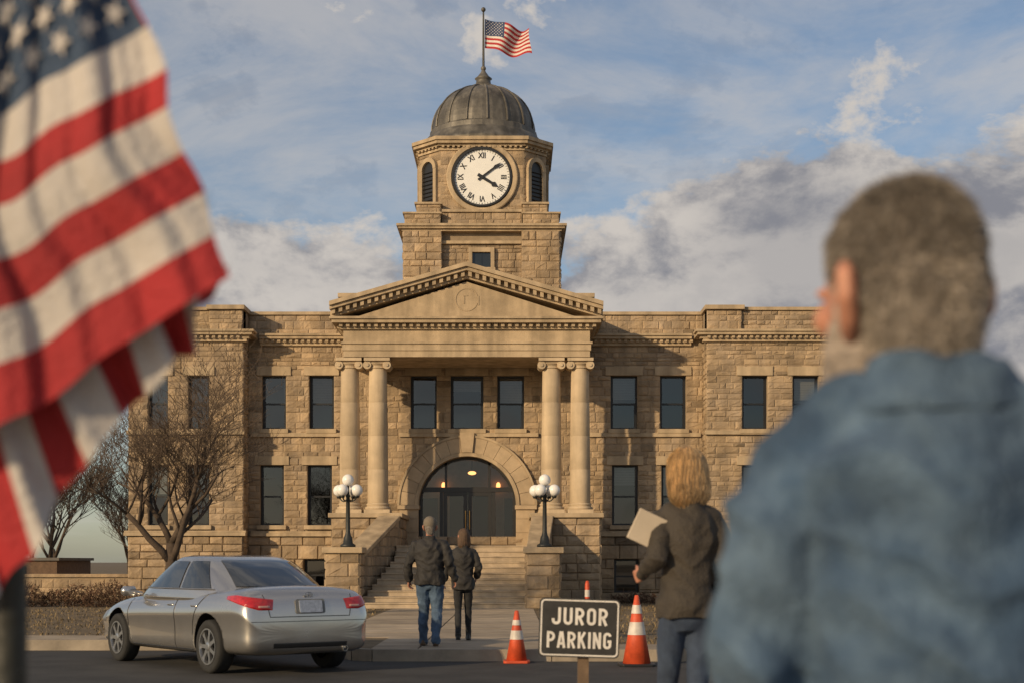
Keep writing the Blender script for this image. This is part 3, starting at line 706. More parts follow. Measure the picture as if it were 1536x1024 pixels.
# ------------------------------------------------------------ roof flag
RED=mat('flag_red',(.36,.022,.026),.8,.15,6,.2,200); WHI=mat('flag_white',(.58,.54,.50),.8,.1,6,.2,200); BLU=mat('flag_blue',(.03,.05,.12),.8,.15,6,.2,200)
FP=empty('flagpole',(TX,OY,18.0),label='grey metal flagpole with ball finial on the dome',category='flagpole')
mb=MB(); mb.limb([((TX,OY,18.1),.045),((TX,OY,20.0),.03)],10); mb.obj('pole',M['iron'],FP)
mb=MB(); mb.sphere((TX,OY,20.1),.08); mb.obj('finial',M['copper'],FP,smooth=True)
def starpts(c,r):
    return [(c[0]+ (r if k%2==0 else r*.4)*math.sin(math.pi*k/5),c[1]+(r if k%2==0 else r*.4)*math.cos(math.pi*k/5)) for k in range(10)]
def flagmap(u,v):
    x=TX+.05+1.62*u*(.97); z=19.78-.98*v-.50*u*.75+.10*math.sin(u*7+v*1.2)*u
    y=OY+.19*math.sin(u*9.5+v*1.9)*(.3+u)
    return (x+.07*math.sin(v*3+u*4)*u,y,z)
mb=MB(); nu=48; nv=39
for j in range(nv+1):
    for i in range(nu+1): mb.v.append(flagmap(i/nu,j/nv))
for j in range(nv):
    for i in range(nu):
        s_=j*13//nv; canton=(i/nu<.4 and s_<7)
        mb.face((j*(nu+1)+i,j*(nu+1)+i+1,(j+1)*(nu+1)+i+1,(j+1)*(nu+1)+i),2 if canton else (0 if s_%2==0 else 1))
for r in range(9):
    for c in range(6 if r%2==0 else 5):
        cu=(.4/12)*(1+2*c+(0 if r%2==0 else 1)); cv=(7/13/10)*(r+1)
        for dy in (-.012,.012):
            pts=[flagmap(cu+(a)*.6,cv+b) for a,b in starpts((0,0),.026)]
            mb.add([(p[0],p[1]+dy,p[2]) for p in pts],[tuple(range(10))],1)
tag(mb.obj('flag',[RED,WHI,BLU],smooth=True,fixn=False),'small stars and stripes flag flying above the dome','flag')
# ------------------------------------------------------------ lamps
def lamp(x,y,z):
    L0=empty('street_lamp',(x,y,z),label='black iron lamp post with five white globes on stone pedestal',category='street lamp',group='globe lamps flanking the courthouse steps')
    mb=MB(); mb.lathe([(.2,0),(.2,.06),(.13,.1),(.11,.25),(.075,.32),(.06,.4),(.05,1.3),(.07,1.33),(.045,1.37),(.035,1.62)],x,y,16,zb=z)
    for k in range(4):
        a=math.pi/4+k*math.pi/2+.35
        pts=[]
        for t in range(7):
            tt=t/6; pts.append(((x+math.cos(a)*.27*tt,y+math.sin(a)*.27*tt,z+1.28-.1*math.sin(tt*math.pi)+.02*tt),.018))
        mb.limb(pts,8); mb.lathe([(.05,1.27),(.07,1.33),(.05,1.35)],x+math.cos(a)*.27,y+math.sin(a)*.27,12,zb=z)
    mb.obj('post',M['iron'],L0,smooth=True)
    for k in range(5):
        m2=MB(); a=math.pi/4+k*math.pi/2+.35
        c=(x+math.cos(a)*.27,y+math.sin(a)*.27,z+1.47) if k<4 else (x,y,z+1.74)
        m2.sphere(c,.155,24); m2.obj('globe',M['globe'],L0,smooth=True)
    return L0
L0=lamp(mx(522,36.95),36.95,1.583)
copytree(L0,(mx(817,36.95),36.95,1.583))
# ------------------------------------------------------------ trees
def tree_mesh(seed,H,spread,levels,trunkr,fork,lean,rmin):
    rnd=random.Random(seed); tr=MB(); tw=MB()
    def grow(p,d,r,ln,lev):
        n=4 if lev<3 else 3; r=max(r,rmin); pts=[(p.copy(),r)]; q=p.copy(); dd=d.copy()
        for i in range(n):
            dd=(dd+Vector((rnd.uniform(-1,1),rnd.uniform(-1,1),rnd.uniform(-.5,.7)))*(.12 if lev==0 else .22)).normalized()
            q=q+dd*ln/n; pts.append((q.copy(),max(rmin*.6,r*(1-.42*(i+1)/n))))
        (tr if lev<3 else tw).limb(pts,9 if lev<2 else (5 if lev<4 else 3),cap=False)
        if lev>=levels: return
        nk={0:5,1:4,2:4,3:4,4:3,5:3}.get(lev,3)
        for k in range(nk):
            t=rnd.uniform(.3,1) if k>0 and lev>0 else 1
            idx=min(n,max(1,int(t*n+.5))); base,br=pts[idx]
            ax=Vector((rnd.uniform(-1,1),rnd.uniform(-1,1),rnd.uniform(-.2,.45))).normalized()
            if lev==0: 
                a=2*math.pi*k/nk+rnd.uniform(-.4,.4); ax=Vector((math.cos(a),math.sin(a),.25))
                if k>2: base,br=pts[3]
            nd=(dd*(.75 if lev else 1.0)+ax*(spread*(.85 if lev<2 else .78))); nd.z+=.12; nd.normalize()
            grow(base,nd,br*rnd.uniform(.5,.72),ln*rnd.uniform(.62,.86) if lev else (H-fork)*rnd.uniform(.36,.46),lev+1)
    grow(Vector((0,0,-.1)),Vector((lean,0,1)).normalized(),trunkr,fork,0)
    return tr,tw
def tree(loc,seed,H,spread,label,levels=6,trunkr=.2,fork=1.7,lean=0,group=None,rmin=.006):
    T0=empty('bare_tree',loc,label=label,category='tree',group=group)
    tr,tw=tree_mesh(seed,H,spread,levels,trunkr,fork,lean,rmin)
    tr.obj('trunk',M['bark'],T0,smooth=True,fixn=False,local=True); tw.obj('crown',M['twig'],T0,smooth=False,fixn=False,local=True)
    return T0
tree((mx(258,30),30,0),11,5.1,.98,'bare winter tree with spreading limbs on the lawn',levels=6,trunkr=.185,fork=1.7,lean=.03,rmin=.0046)
T1=tree((-19.6,60,0),5,7,.8,'small bare tree beyond the low stone wall',levels=5,trunkr=.16,fork=1.8,group='distant bare trees',rmin=.012)
for (x,y,s_,r) in ((-17.2,64,.9,1),(-23,72,1.1,2.2),(-21.5,58,.7,3),(-27,80,1.2,4),(-15.2,58,.62,5.2),(16,62,1.2,1.2),(20,70,1.2,2.6),(25,66,1.1,3.3)):
    copytree(T1,(x,y,0),r,s_)
def shrub(x,y,w,h,d=.7,label='reddish brown leafless shrub beside the courthouse wall'):
    mb=MB()
    for i in range(int(2600*w*h)):
        a=R(0,2*math.pi); rr=math.sqrt(R(0,1)); px=x+math.cos(a)*rr*w*.5; py=y+math.sin(a)*rr*d*.5
        top=h*(1-rr**3*.6)*(.8+.3*noise.noise(Vector((px*2,py*2,1)))); z=R(0.0,top)
        s_=R(.012,.03); dv=Vector((R(-1,1),R(-1,1),R(-.2,1.5))).normalized()*s_*R(2,4); sd_=Vector((R(-1,1),R(-1,1),R(-1,1))).normalized()*s_*.5
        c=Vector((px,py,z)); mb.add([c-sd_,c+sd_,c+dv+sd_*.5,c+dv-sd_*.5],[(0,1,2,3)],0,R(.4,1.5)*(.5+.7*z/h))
    o=mb.obj('shrub',M['shrub'],fixn=False); o.data.transform(Matrix.Translation((-x,-y,0))); o.location=(x,y,0)
    tag(o,label,'shrub',group='shrubs along the courthouse foundation')
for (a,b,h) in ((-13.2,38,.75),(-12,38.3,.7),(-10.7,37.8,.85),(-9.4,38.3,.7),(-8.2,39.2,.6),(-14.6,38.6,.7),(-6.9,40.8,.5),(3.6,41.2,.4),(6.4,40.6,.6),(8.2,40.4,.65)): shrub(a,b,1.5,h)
mb=MB(); mb.box(-19,-11.5,45,45.4,0,.72,1); stones(mb,-19,-11.5,0,.66,Pm(45),h=(.2,.25)); mb.box(-19.05,-11.4,44.93,45.45,.721,.82,0,1)
tag(mb.obj('low_stone_wall',[M['rock'],M['mortar']]),'low rock faced stone wall beside the courthouse','wall')
OB=empty('outbuilding',(-16.5,50,0),label='low brown brick outbuilding with flat roof',category='building')
mb=MB(); mb.box(-18.5,-16.0,50,54,0,1.25); mb.obj('wall',mat('brown_brick',(.12,.075,.048),.9,.3,6,.3),OB)
mb=MB(); mb.box(-18.6,-15.9,49.9,54.1,1.25,1.35); mb.obj('roof',M['roof'],OB)
mb=MB(); mb.box(-17.6,-17.1,49.97,50.01,.6,1.05); mb.obj('window',M['black'],OB)
# ------------------------------------------------------------ cones
ORA=mat('cone_orange',(.52,.07,.022),.55,.25,8,.1,60); REFL=mat('cone_white_band',(.54,.49,.44),.5,.22,8,0)
def cone(x,y,h,label):
    z0=-.15 if y<19.3 else 0.0
    C=empty('traffic_cone',(x,y,z0),label=label,category='traffic cone',group='traffic cones by the kerb')
    rb=.15*h/.75; rt=.028
    def rr(t): return rb+(rt-rb)*t
    mb=MB(); s_=.19*h/.75
    mb.prism([(x-s_,y-s_*.8),(x-s_*.8,y-s_),(x+s_*.8,y-s_),(x+s_,y-s_*.8),(x+s_,y+s_*.8),(x+s_*.8,y+s_),(x-s_*.8,y+s_),(x-s_,y+s_*.8)],z0,z0+.035,'z'); mb.obj('cone_base',ORA if h<.8 else M['black'],C,bevel=.008)
    mb=MB(); mb.lathe([(rb,.035),(rr(.5),h*.5),(rt,h-.01),(rt*.6,h)],x,y,24,zb=z0); mb.obj('cone_body',ORA,C,smooth=True)
    for a,b in (((.44,.62),(.74,.86)) if h>.8 else ((.45,.62),(.72,.82))):
        mb=MB(); mb.lathe([(rr(a)+.004,a*h),(rr(b)+.004,b*h)],x,y,24,zb=z0,cap=False); mb.obj('band',REFL,C,smooth=True)
cone(mx(775,19.05),19.05,.70,'orange traffic cone with white bands at the kerb')
cone(mx(955,18.5),18.5,.92,'tall orange traffic cone with dark base beside the sign')
dx,dy=mx(881,20.4),20.4
DP=empty('delineator_post',(dx,dy,0),label='slim orange and white delineator post behind the sign',category='delineator')
mb=MB(); mb.lathe([(.15,0),(.15,.04),(.04,.05),(.035,.06)],dx,dy,16); mb.obj('post_base',M['black'],DP)
mb=MB(); mb.lathe([(.035,.06),(.035,.88),(.02,.93)],dx,dy,16); mb.obj('post',ORA,DP,smooth=True)
for a in (.5,.7): 
    mb=MB(); mb.lathe([(.037,a),(.037,a+.1)],dx,dy,16,cap=False); mb.obj('band',REFL,DP)
# ------------------------------------------------------------ sign
sy=10.4; sx_=mx(869,sy); sz=mz(941,sy); sw=.59; sh=.43
SG=empty('juror_parking_sign',(sx_,sy,0),label='black rounded sign reading JUROR PARKING on wooden post',category='sign')
def rrect(w,h,r,n=6):
    pts=[]
    for cx,cy,a0 in ((w/2-r,h/2-r,0),(-w/2+r,h/2-r,90),(-w/2+r,-h/2+r,180),(w/2-r,-h/2+r,270)):
        for k in range(n+1):
            a=math.radians(a0+90*k/n); pts.append((cx+r*math.cos(a),cy+r*math.sin(a)))
    return pts
TS=Matrix.Translation((sx_,sy,sz))@Matrix.Rotation(math.radians(1.8),4,'Y')@Matrix.Rotation(math.pi/2,4,'X')
SB=mat('sign_board_black',(.022,.021,.02),.55,.4,8,.1,60); SW=mat('sign_white_paint',(.60,.57,.53),.7,.15,14,0)
mb=MB(); mb.prism(rrect(sw,sh,.035),-.012,.012,'z'); mb.xf(TS); mb.obj('board',SB,SG)
mb=MB(); o_=rrect(sw-.02,sh-.02,.03); i_=rrect(sw-.042,sh-.042,.022); n=len(o_)
mb.add([(p[0],p[1],.0145) for p in o_]+[(p[0],p[1],.0145) for p in i_],[(k,(k+1)%n,(k+1)%n+n,k+n) for k in range(n)]); mb.xf(TS); mb.obj('border',SW,SG,fixn=False)
mb=MB(); ZC=[0]
# letters: each stroke is one mitred ribbon, every ribbon at its own height so nothing is coplanar
def stroke(pts,w,closed=False):
    P=[]
    for p in pts:
        v=Vector(p)
        if not P or (v-P[-1]).length>1e-4: P.append(v)
    if closed and (P[0]-P[-1]).length<1e-4: P.pop()
    n=len(P); ZC[0]+=1; zz=.0150+(ZC[0]%7)*.00035; Lp=[];Rp=[]
    for i in range(n):
        if closed: a=P[i-1]; c=P[(i+1)%n]
        else: a=P[max(0,i-1)]; c=P[min(n-1,i+1)]
        b=P[i]
        d1=(b-a).normalized() if (b-a).length>1e-6 else (c-b).normalized(); d2=(c-b).normalized() if (c-b).length>1e-6 else d1
        t=(d1+d2).normalized(); nn=Vector((-t.y,t.x)); k=min(1.6,1/max(.5,nn.dot(Vector((-d1.y,d1.x)))))
        Lp.append(b+nn*w/2*k); Rp.append(b-nn*w/2*k)
    vs=[(p.x,p.y,zz) for p in Lp]+[(p.x,p.y,zz) for p in Rp]
    mb.add(vs,[(i,i+n,(i+1)%n+n,(i+1)%n) for i in range(n if closed else n-1)])
def arc(cx,cy,rx,ry,a0,a1,n=8): return [(cx+rx*math.cos(math.radians(a0+(a1-a0)*i/n)),cy+ry*math.sin(math.radians(a0+(a1-a0)*i/n))) for i in range(n+1)]
def glyph(ch,x,y,w,h,t):
    L_,R_,B,Tp=x+t/2,x+w-t/2,y+t/2,y+h-t/2; f0,f1=y,y+h
    bw=(w-t); q=min(bw/2*.98,h*.22)
    def S_(p,closed=False): stroke(p,t,closed)
    if ch=='J': S_([(R_,f1),(R_,B+q)]+arc(R_-q,B+q,q,q,0,-90)+arc(L_+q,B+q,q,q,-90,-180)+[(L_,B+q+h*.10)])
    elif ch=='U': S_([(L_,f1),(L_,B+q)]+arc(L_+q,B+q,q,q,180,270)+arc(R_-q,B+q,q,q,270,360)+[(R_,f1)])
    elif ch=='O': S_(arc(R_-q,Tp-q,q,q,0,90)+arc(L_+q,Tp-q,q,q,90,180)+arc(L_+q,B+q,q,q,180,270)+arc(R_-q,B+q,q,q,270,360),True)
    elif ch in 'RP':
        m_=y+h*.46; S_([(L_,f0),(L_,f1)]); rq=(Tp-m_)/2; S_([(x,Tp),(R_-rq,Tp)]+arc(R_-rq,(Tp+m_)/2,rq,rq,90,-90)+[(x,m_)])
        if ch=='R': S_([(x+w*.46,m_),(R_+t*.05,f0)])
    elif ch=='A': S_([(x+t*.4,f0),(x+w/2-t*.2,f1)]); S_([(x+w-t*.4,f0),(x+w/2+t*.2,f1)]); S_([(x+w*.24,y+h*.27),(x+w*.76,y+h*.27)])
    elif ch=='K': S_([(L_,f0),(L_,f1)]); S_([(L_,y+h*.36),(R_,f1)]); S_([(x+w*.42,y+h*.55),(R_+t*.05,f0)])
    elif ch=='I': S_([(x+w/2,f0),(x+w/2,f1)])
    elif ch=='N': S_([(L_,f0),(L_,f1)]); S_([(R_,f0),(R_,f1)]); S_([(L_,f1-t*.3),(R_,f0+t*.3)])
    elif ch=='G': S_(arc(R_-q,Tp-q,q,q,5,90)+arc(L_+q,Tp-q,q,q,90,180)+arc(L_+q,B+q,q,q,180,270)+arc(R_-q,B+q,q,q,270,360)+[(R_,y+h*.50)]); S_([(x+w*.52,y+h*.46),(x+w,y+h*.46)])
for txt,yb,hh,lw_,gp,tk in (('JUROR',.022,.125,.066,.0195,.0205),('PARKING',-.148,.120,.060,.0155,.0190)):
    ws_=[(tk if c=='I' else lw_) for c in txt]; tot=sum(ws_)+gp*(len(txt)-1); x_=-tot/2
    for c,w_ in zip(txt,ws_): glyph(c,x_,yb,w_,hh,tk); x_+=w_+gp
mb.xf(TS)
mb.obj('lettering',SW,SG,fixn=False)
mb=MB(); mb.box(sx_-.01,sx_+.07,sy+.02,sy+.10,0,sz+.1); mb.obj('post',mat('weathered_wood',(.12,.08,.05),.9,.3,8,.3),SG)
# ------------------------------------------------------------ foreground flag
FD=1.9
def fpt(px,py,dy=0):
    y=FD+dy; return Vector((mx(px,y),y,mz(py,y)))
kb=[(-4,(0,-150),(165,-250)),(-3,(0,-70),(175,-180)),(-2,(0,10),(185,-100)),(-1,(0,88),(195,-25)),(0,(0,165),(222,38)),(1,(0,235),(246,102)),(2,(0,305),(256,158)),(3,(0,387),(275,226)),(4,(0,465),(303,285)),(5,(0,548),(325,350)),(6,(0,640),(345,413))]
def fold(u,k):
    s=u*6.2-k*.10+.25*math.sin(k*.9)
    return .010*math.sin(s*2.3)+.008*math.sin(s*4.6+1.1)*(.5+.5*u)+.0042*math.sin(s*8.7+k*.3)+.0015*math.sin(s*17+k*.8)+.006*math.sin(k*1.3+u*2)
def front(u,k):
    k=max(-4,min(6,k)); i=min(len(kb)-2,int(k+4)); f=k+4-i
    Lx=Vector(kb[i][1]).lerp(Vector(kb[i+1][1]),f); Rx=Vector(kb[i][2]).lerp(Vector(kb[i+1][2]),f)
    p=Lx+(Rx-Lx)*(u*1.9-.9); s=u*6.2-k*.10
    return fpt(p.x+5*math.sin(k*2.1)*u,p.y+(6*math.sin(s*2.3+.8)+4*math.sin(s*4.6))*min(1,max(.25,(1-u)*3)),fold(u,k))
mb=MB(); nu=130; sub=6; nk=10*sub
for j in range(nk+1):
    for i in range(nu+1): mb.v.append(tuple(front(i/nu,-4+j/sub)))
for j in range(nk):
    for i in range(nu):
        k=-4+j//sub; can=k<0 and i/nu<.985
        c=2 if can else (1 if k%2==0 else 0)
        a=j*(nu+1)+i; mb.face((a,a+1,a+nu+2,a+nu+1),c)
bb=[((345,413),(325,428)),((305,437),(297,470)),((272,455),(290,525)),((232,480),(262,542)),((188,510),(222,588)),((138,545),(180,628)),((78,588),(130,692)),((35,615),(90,748)),((-10,645),(48,832)),((-60,675),(0,885)),((-120,715),(-60,950)),((-180,750),(-120,1010))]
o=len(mb.v); nb=(len(bb)-1)*8; nv=18
def lk(k,e):
    q=min(len(bb)-2,int(k)); f=k-q; return Vector(bb[q][e]).lerp(Vector(bb[q+1][e]),f)
for i in range(nb+1):
    k=i/8; A=lk(k,0)+Vector((0,-16)); B=lk(k,1)+Vector((4*math.sin(k*4.2),6*math.sin(k*3.4+1)))
    for j in range(nv+1):
        t=j/nv; p=A.lerp(B,t); mb.v.append(tuple(fpt(p.x,p.y,.05+.016*math.sin(k*2.9+t*1.0)*(.3+t)+.005*math.sin(k*7+t*2)+.025*t)))
for i in range(nb):
    for j in range(nv):
        a=o+i*(nv+1)+j; q=i//8
        mb.face((a,a+1,a+nv+2,a+nv+1),[0,1,0,1,0,1,0,1,0,1,0][q])
for r in range(0,6):
    for c in range(0,8):
        k=-.55-r*.66; u=.925-(c*.105)-(.052 if r%2 else 0)
        if k<-3.7 or u<0.02: continue
        pts=[front(u+a*.5,k+b) for a,b in [(x_*.085,y_*.31) for x_,y_ in starpts((0,0),1.0)]]
        mb.add([(p.x,p.y-.006,p.z) for p in pts],[tuple(range(10))],1)
FR=mat('cloth_red',(.30,.014,.018),.8,.22,5,.5,90); FWm=mat('cloth_white',(.46,.43,.41),.85,.15,5,.5,90); FB=mat('cloth_blue',(.03,.055,.105),.8,.2,5,.5,90)
tag(mb.obj('draped_flag',[FR,FWm,FB],smooth=True,fixn=False),'large stars and stripes flag hanging in folds from a dark pole','flag')
px_=mx(14,2.12)
GP=empty('flag_stand_pole',(px_,2.12,0),label='dark flagpole carrying the large draped flag',category='flagpole')
mb=MB(); mb.limb([((px_,2.12,0),.028),((px_,2.12,2.6),.024)],14); mb.obj('pole',M['iron'],GP,smooth=True)
mb=MB(); mb.lathe([(.16,0),(.16,.03),(.06,.06),(.03,.2)],px_,2.12,20); mb.obj('pole_base',M['iron'],GP,smooth=True)
mb=MB(); mb.sphere((px_,2.12,2.65),.04); mb.obj('finial',M['copper'],GP,smooth=True)
# ------------------------------------------------------------ people
SKIN=mat('skin',(.42,.19,.12),.55,.12,14,.15,120)
def V(*a): return Vector(a)
def headgeo(mb,c,turn=0,tilt=0,s=1.0):
    st=len(mb.v)
    rg=[(0,.052,0,.028,.026),(0,.05,.012,.043,.04),(0,.036,.04,.058,.062),(0,.018,.075,.067,.083),(0,.006,.11,.073,.095),(0,-.002,.15,.077,.099),(0,-.006,.185,.072,.092),(0,-.01,.212,.057,.073),(0,-.012,.232,.035,.046),(0,-.012,.24,.012,.016)]
    mb.rings(rg,24)
    mb.rings([(0,.106,.082,.014,.01),(0,.112,.088,.016,.016),(0,.108,.105,.012,.012),(0,.098,.135,.008,.010)],12)
    mb.sphere((0,.093,.136),(.055,.014,.012)); mb.sphere((0,.098,.052),(.024,.012,.006)); mb.sphere((0,.097,.042),(.022,.012,.007)); mb.sphere((0,.085,.016),(.024,.02,.016))
    for sx in (-1,1):
        mb.sphere((sx*.045,.073,.10),(.022,.02,.02))
        mb.limb([((sx*.072,-.004,.066),.010),((sx*.084,-.020,.080),.013),((sx*.098,-.037,.106),.013),((sx*.100,-.038,.130),.013),((sx*.086,-.016,.143),.010)],8)
        mb.limb([((sx*.07,-.006,.10),.012),((sx*.086,-.022,.12),.011)],8)
    m=Matrix.Translation(c)@Matrix.Rotation(turn,4,'Z')@Matrix.Rotation(tilt,4,'X')@Matrix.Scale(s,4)
    mb.xf(m,st); return m
def handgeo(mb,w,d,side,curl=.5,fwd=V(0,1,0)):
    d=Vector(d).normalized(); f=(Vector(fwd)-d*Vector(fwd).dot(d)).normalized(); n=d.cross(f)
    pm=-n*side
    for k in range(4):
        o=f*(.028-.019*k); L_=(.075,.083,.078,.062)[k]
        p0=w+o*.6; p1=w+d*.085+o; p2=p1+(d+pm*curl).normalized()*L_*.45; p3=p2+(d+pm*curl*3).normalized()*L_*.33; p4=p3+(d*.6+pm*curl*4).normalized()*L_*.25
        mb.limb([(p0,.014),(p1,.0115),(p2,.0095),(p3,.0088),(p4,.0075)],8)
    q0=w+d*.02+f*.012; q1=w+d*.05+f*.043+pm*.012; q2=q1+(d*.9+f*.35+pm*.4).normalized()*.034; q3=q2+(d+pm*.5).normalized()*.026
    mb.limb([(q0,.015),(q1,.0125),(q2,.0105),(q3,.0085)],8)
BOB=[(-.085,-.030,.050,.026),(-.065,-.044,.085,.043),(-.03,-.046,.106,.060),(.02,-.040,.112,.073),(.07,-.030,.110,.088),(.12,-.021,.103,.100),(.17,-.015,.093,.105),(.21,-.012,.076,.089),(.24,-.012,.047,.056),(.256,-.013,.014,.018)]
def bobat(z):
    for a,b in zip(BOB[:-1],BOB[1:]):
        if a[0]<=z<=b[0]:
            f=(z-a[0])/(b[0]-a[0]); return [a[i]+(b[i]-a[i])*f for i in (1,2,3)]
    return list((BOB[0] if z<BOB[0][0] else BOB[-1])[1:])
def person(label,loc,rot,H,P,C,vox=.009,group=None):
    s=H/1.8
    O=empty('person',loc,rot=rot,label=label,category='person',group=group); O.scale=(s,s,s)
    def mk(mb,name,mt,v=vox,sm=5,wr=0,ws=8,dz=1):
        o=mb.obj(name,mt,O,local=True); remesh(o,v,sm,wr,ws,dz); o.data.materials.clear(); o.data.materials.append(mt); return o
    g=C.get('g',1.0); w=C.get('sw',.195)
    hz=P.get('headz',1.565); hc=V(P.get('hx',0),P.get('hy',.0),hz)
    sh={-1:P.get('shL',V(-w,0,1.44)),1:P.get('shR',V(w,0,1.44))}
    arm={-1:(P['elL'],P['wrL']),1:(P['elR'],P['wrR'])}
    leg={-1:(P['hipL'],P['knL'],P['anL']),1:(P['hipR'],P['knR'],P['anR'])}
    mb=MB()
    mb.rings([(0,0,.86,.11,.085),(0,0,.95,.13*g,.09*g),(0,0,1.08,.11*g,.08*g),(0,0,1.25,.125*g,.09*g),(0,0,1.38,.13*g,.085*g),(0,0,1.45,.09,.065),(0,0,1.50,.055,.055)])
    nk_=C.get('neck',1); hs_=P.get('hs',1.0)
    mb.limb([(V(0,-.01,1.43),.060*nk_),(V(hc.x*.6,hc.y*.5-.01,1.51),.056*nk_),(hc+V(0,-.012,.06*hs_),.055*nk_)])
    hm=headgeo(mb,hc,P.get('turn',0),P.get('tilt',0),hs_)
    for sd in (-1,1):
        e,wr_=arm[sd]; mb.limb([(sh[sd]-V(sd*.02,0,.01),.038),(e,.026),(wr_,.026)])
        dv=P.get('hdL' if sd<0 else 'hdR',(wr_-e)); handgeo(mb,wr_,dv,sd,P.get('curl',.5),P.get('hfL' if sd<0 else 'hfR',V(0,1,0)))
        h_,k_,a_=leg[sd]; mb.limb([(h_,.06),(k_,.042),(a_,.032)]); 
        mb.limb([(a_,.032),(a_+V(0,.03,-.05),.030),(a_+V(0,.13,-.062),.022)])
    mk(mb,'body',SKIN,min(vox,.0075),3)
    mb=MB(); pw=C.get('pw',1.0)
    mb.rings([(0,0,.80,.12*pw,.10*pw),(0,-.010,.86,.165*pw,.122*pw),(0,-.012,.93,.170*pw,.124*pw),(0,0,1.00,.150*pw,.105*pw),(0,0,1.03,.13*pw,.09*pw)])
    for sd in (-1,1):
        h_,k_,a_=leg[sd]; lw=C.get('lw',1.0)
        mid=h_.lerp(k_,.45); cal=k_.lerp(a_,.4)-V(0,.012,0)
        mb.limb([(h_+V(0,-.012,.0),.095*lw),(mid,.088*lw),(k_,.068*lw),(cal,.065*lw),(a_+V(0,0,.01),.054*lw),(a_+V(0,.01,-.035),.058*lw)],16)
    mk(mb,'trousers',C['trouser'],vox,6,C.get('twr',.007),13,.8)
    for sd in (-1,1):
        a_=leg[sd][2]; mb=MB(); pt=P.get('ftL' if sd<0 else 'ftR',0.0)
        mb.rings([(0,.055,-.085,.046,.13),(0,.055,-.07,.048,.135),(0,.05,-.045,.045,.125),(0,.02,-.015,.04,.075),(0,0,.02,.038,.05)],20)
        mb.box(-.04,.04,-.07,-.01,-.092,-.07)
        mb.xf(Matrix.Translation(a_)@Matrix.Rotation(-pt,4,'X'))
        mk(mb,'shoe',C['shoe'],.007,3)
    mb=MB(); hem=C.get('hem',.86); jw=C.get('jw',1.0); wa=C.get('waist',1.0); jy=C.get('jy',jw); hw_=C.get('hemw',jw)
    mb.rings([(0,-.012,hem,.184*hw_,.150*jy),(0,-.012,hem+.04,.188*hw_,.154*jy),(0,-.010,.96,.186*hw_,.152*jy),(0,-.008,1.05,.172*jw*wa,.140*jy*wa),(0,-.008,1.15,.170*jw*wa,.136*jy*wa),(0,-.01,1.28,.188*jw,.142*jy),(0,-.012,1.38,.195*jw,.136*jy),(0,-.01,1.455,.160*jw,.105*jy),(0,-.008,1.495,.10*jw,.085),(0,-.005,1.53,.074,.072)],28)
    for sd in (-1,1):
        e,wr_=arm[sd]; s0=sh[sd]; aw=C.get('aw',1.0)
        mb.limb([(V(sd*.09*jw,-.01,1.45),.065),(s0-V(sd*.015,0,.02),.076*aw),(s0.lerp(e,.5),.068*aw),(e,.060*aw),(e.lerp(wr_,.5),.055*aw),(e.lerp(wr_,.97),.046*aw)],16)
    if C.get('collar'):
        cw=C.get('cw',1.0); ch=C.get('ch',1.565)
        mb.rings([(hc.x*.3,-.012,1.46,.086*cw,.082*cw),(hc.x*.4,-.02,(1.48+ch)/2,.082*cw,.084*cw),(hc.x*.5,-.024,ch,.074*cw,.078*cw)],20)
    mk(mb,'jacket',C['jacket'],vox,3,C.get('wr',.014),C.get('ws',9),1.2)
    if C.get('yoke'):
        mb=MB(); cx_=hc.x*.4
        mb.rings([(cx_,-.028,1.458,.122,.114),(cx_,-.026,1.470,.126,.118),(cx_,-.026,ch-.012,.096,.100),(cx_,-.024,ch+.002,.086,.092),(cx_,-.022,ch-.03,.07,.07)],28)
        mk(mb,'collar',C['jacket'],.006,4,.010,12,1)
    mb=MB(); hs=C['hairstyle']; Mx=hm; HM=C['hair']
    if hs=='short':
        q=C.get('hw',1.0)
        RG=[(0,-.054,.005,.040,.032),(0,-.050,.03,.054*q,.046),(0,-.044,.06,.066*q,.061),(0,-.038,.085,.074*q,.072),(0,-.030,.115,.080*q,.083),(0,-.016,.15,.083*q,.094),(0,-.011,.185,.079*q,.097),(0,-.012,.212,.067*q,.083),(0,-.014,.236,.045*q,.056),(0,-.014,.251,.016,.02)]
        mb.rings(RG,26)
    else:
        mb.rings([(0,a[1],a[0],a[2],a[3]) for a in BOB],32)
    mb.xf(Mx); ho=mk(mb,'hair',HM,.006,3,.003 if hs=='short' else .0,30,1)
    if hs=='bob':
        for v in ho.data.vertices:
            c=Mx.inverted()@v.co; a=math.atan2(c.x,c.y+.02); down=max(0,min(1,(.16-c.z)/.2))
            st_=noise.noise(Vector((a*5,c.z*3,2)))*.9+noise.noise(Vector((a*13,c.z*5,7)))*.5
            r=Vector((c.x,c.y+.02,0))
            if r.length>1e-4: c=c+r.normalized()*st_*.010*(.35+down)
            v.co=Mx@c
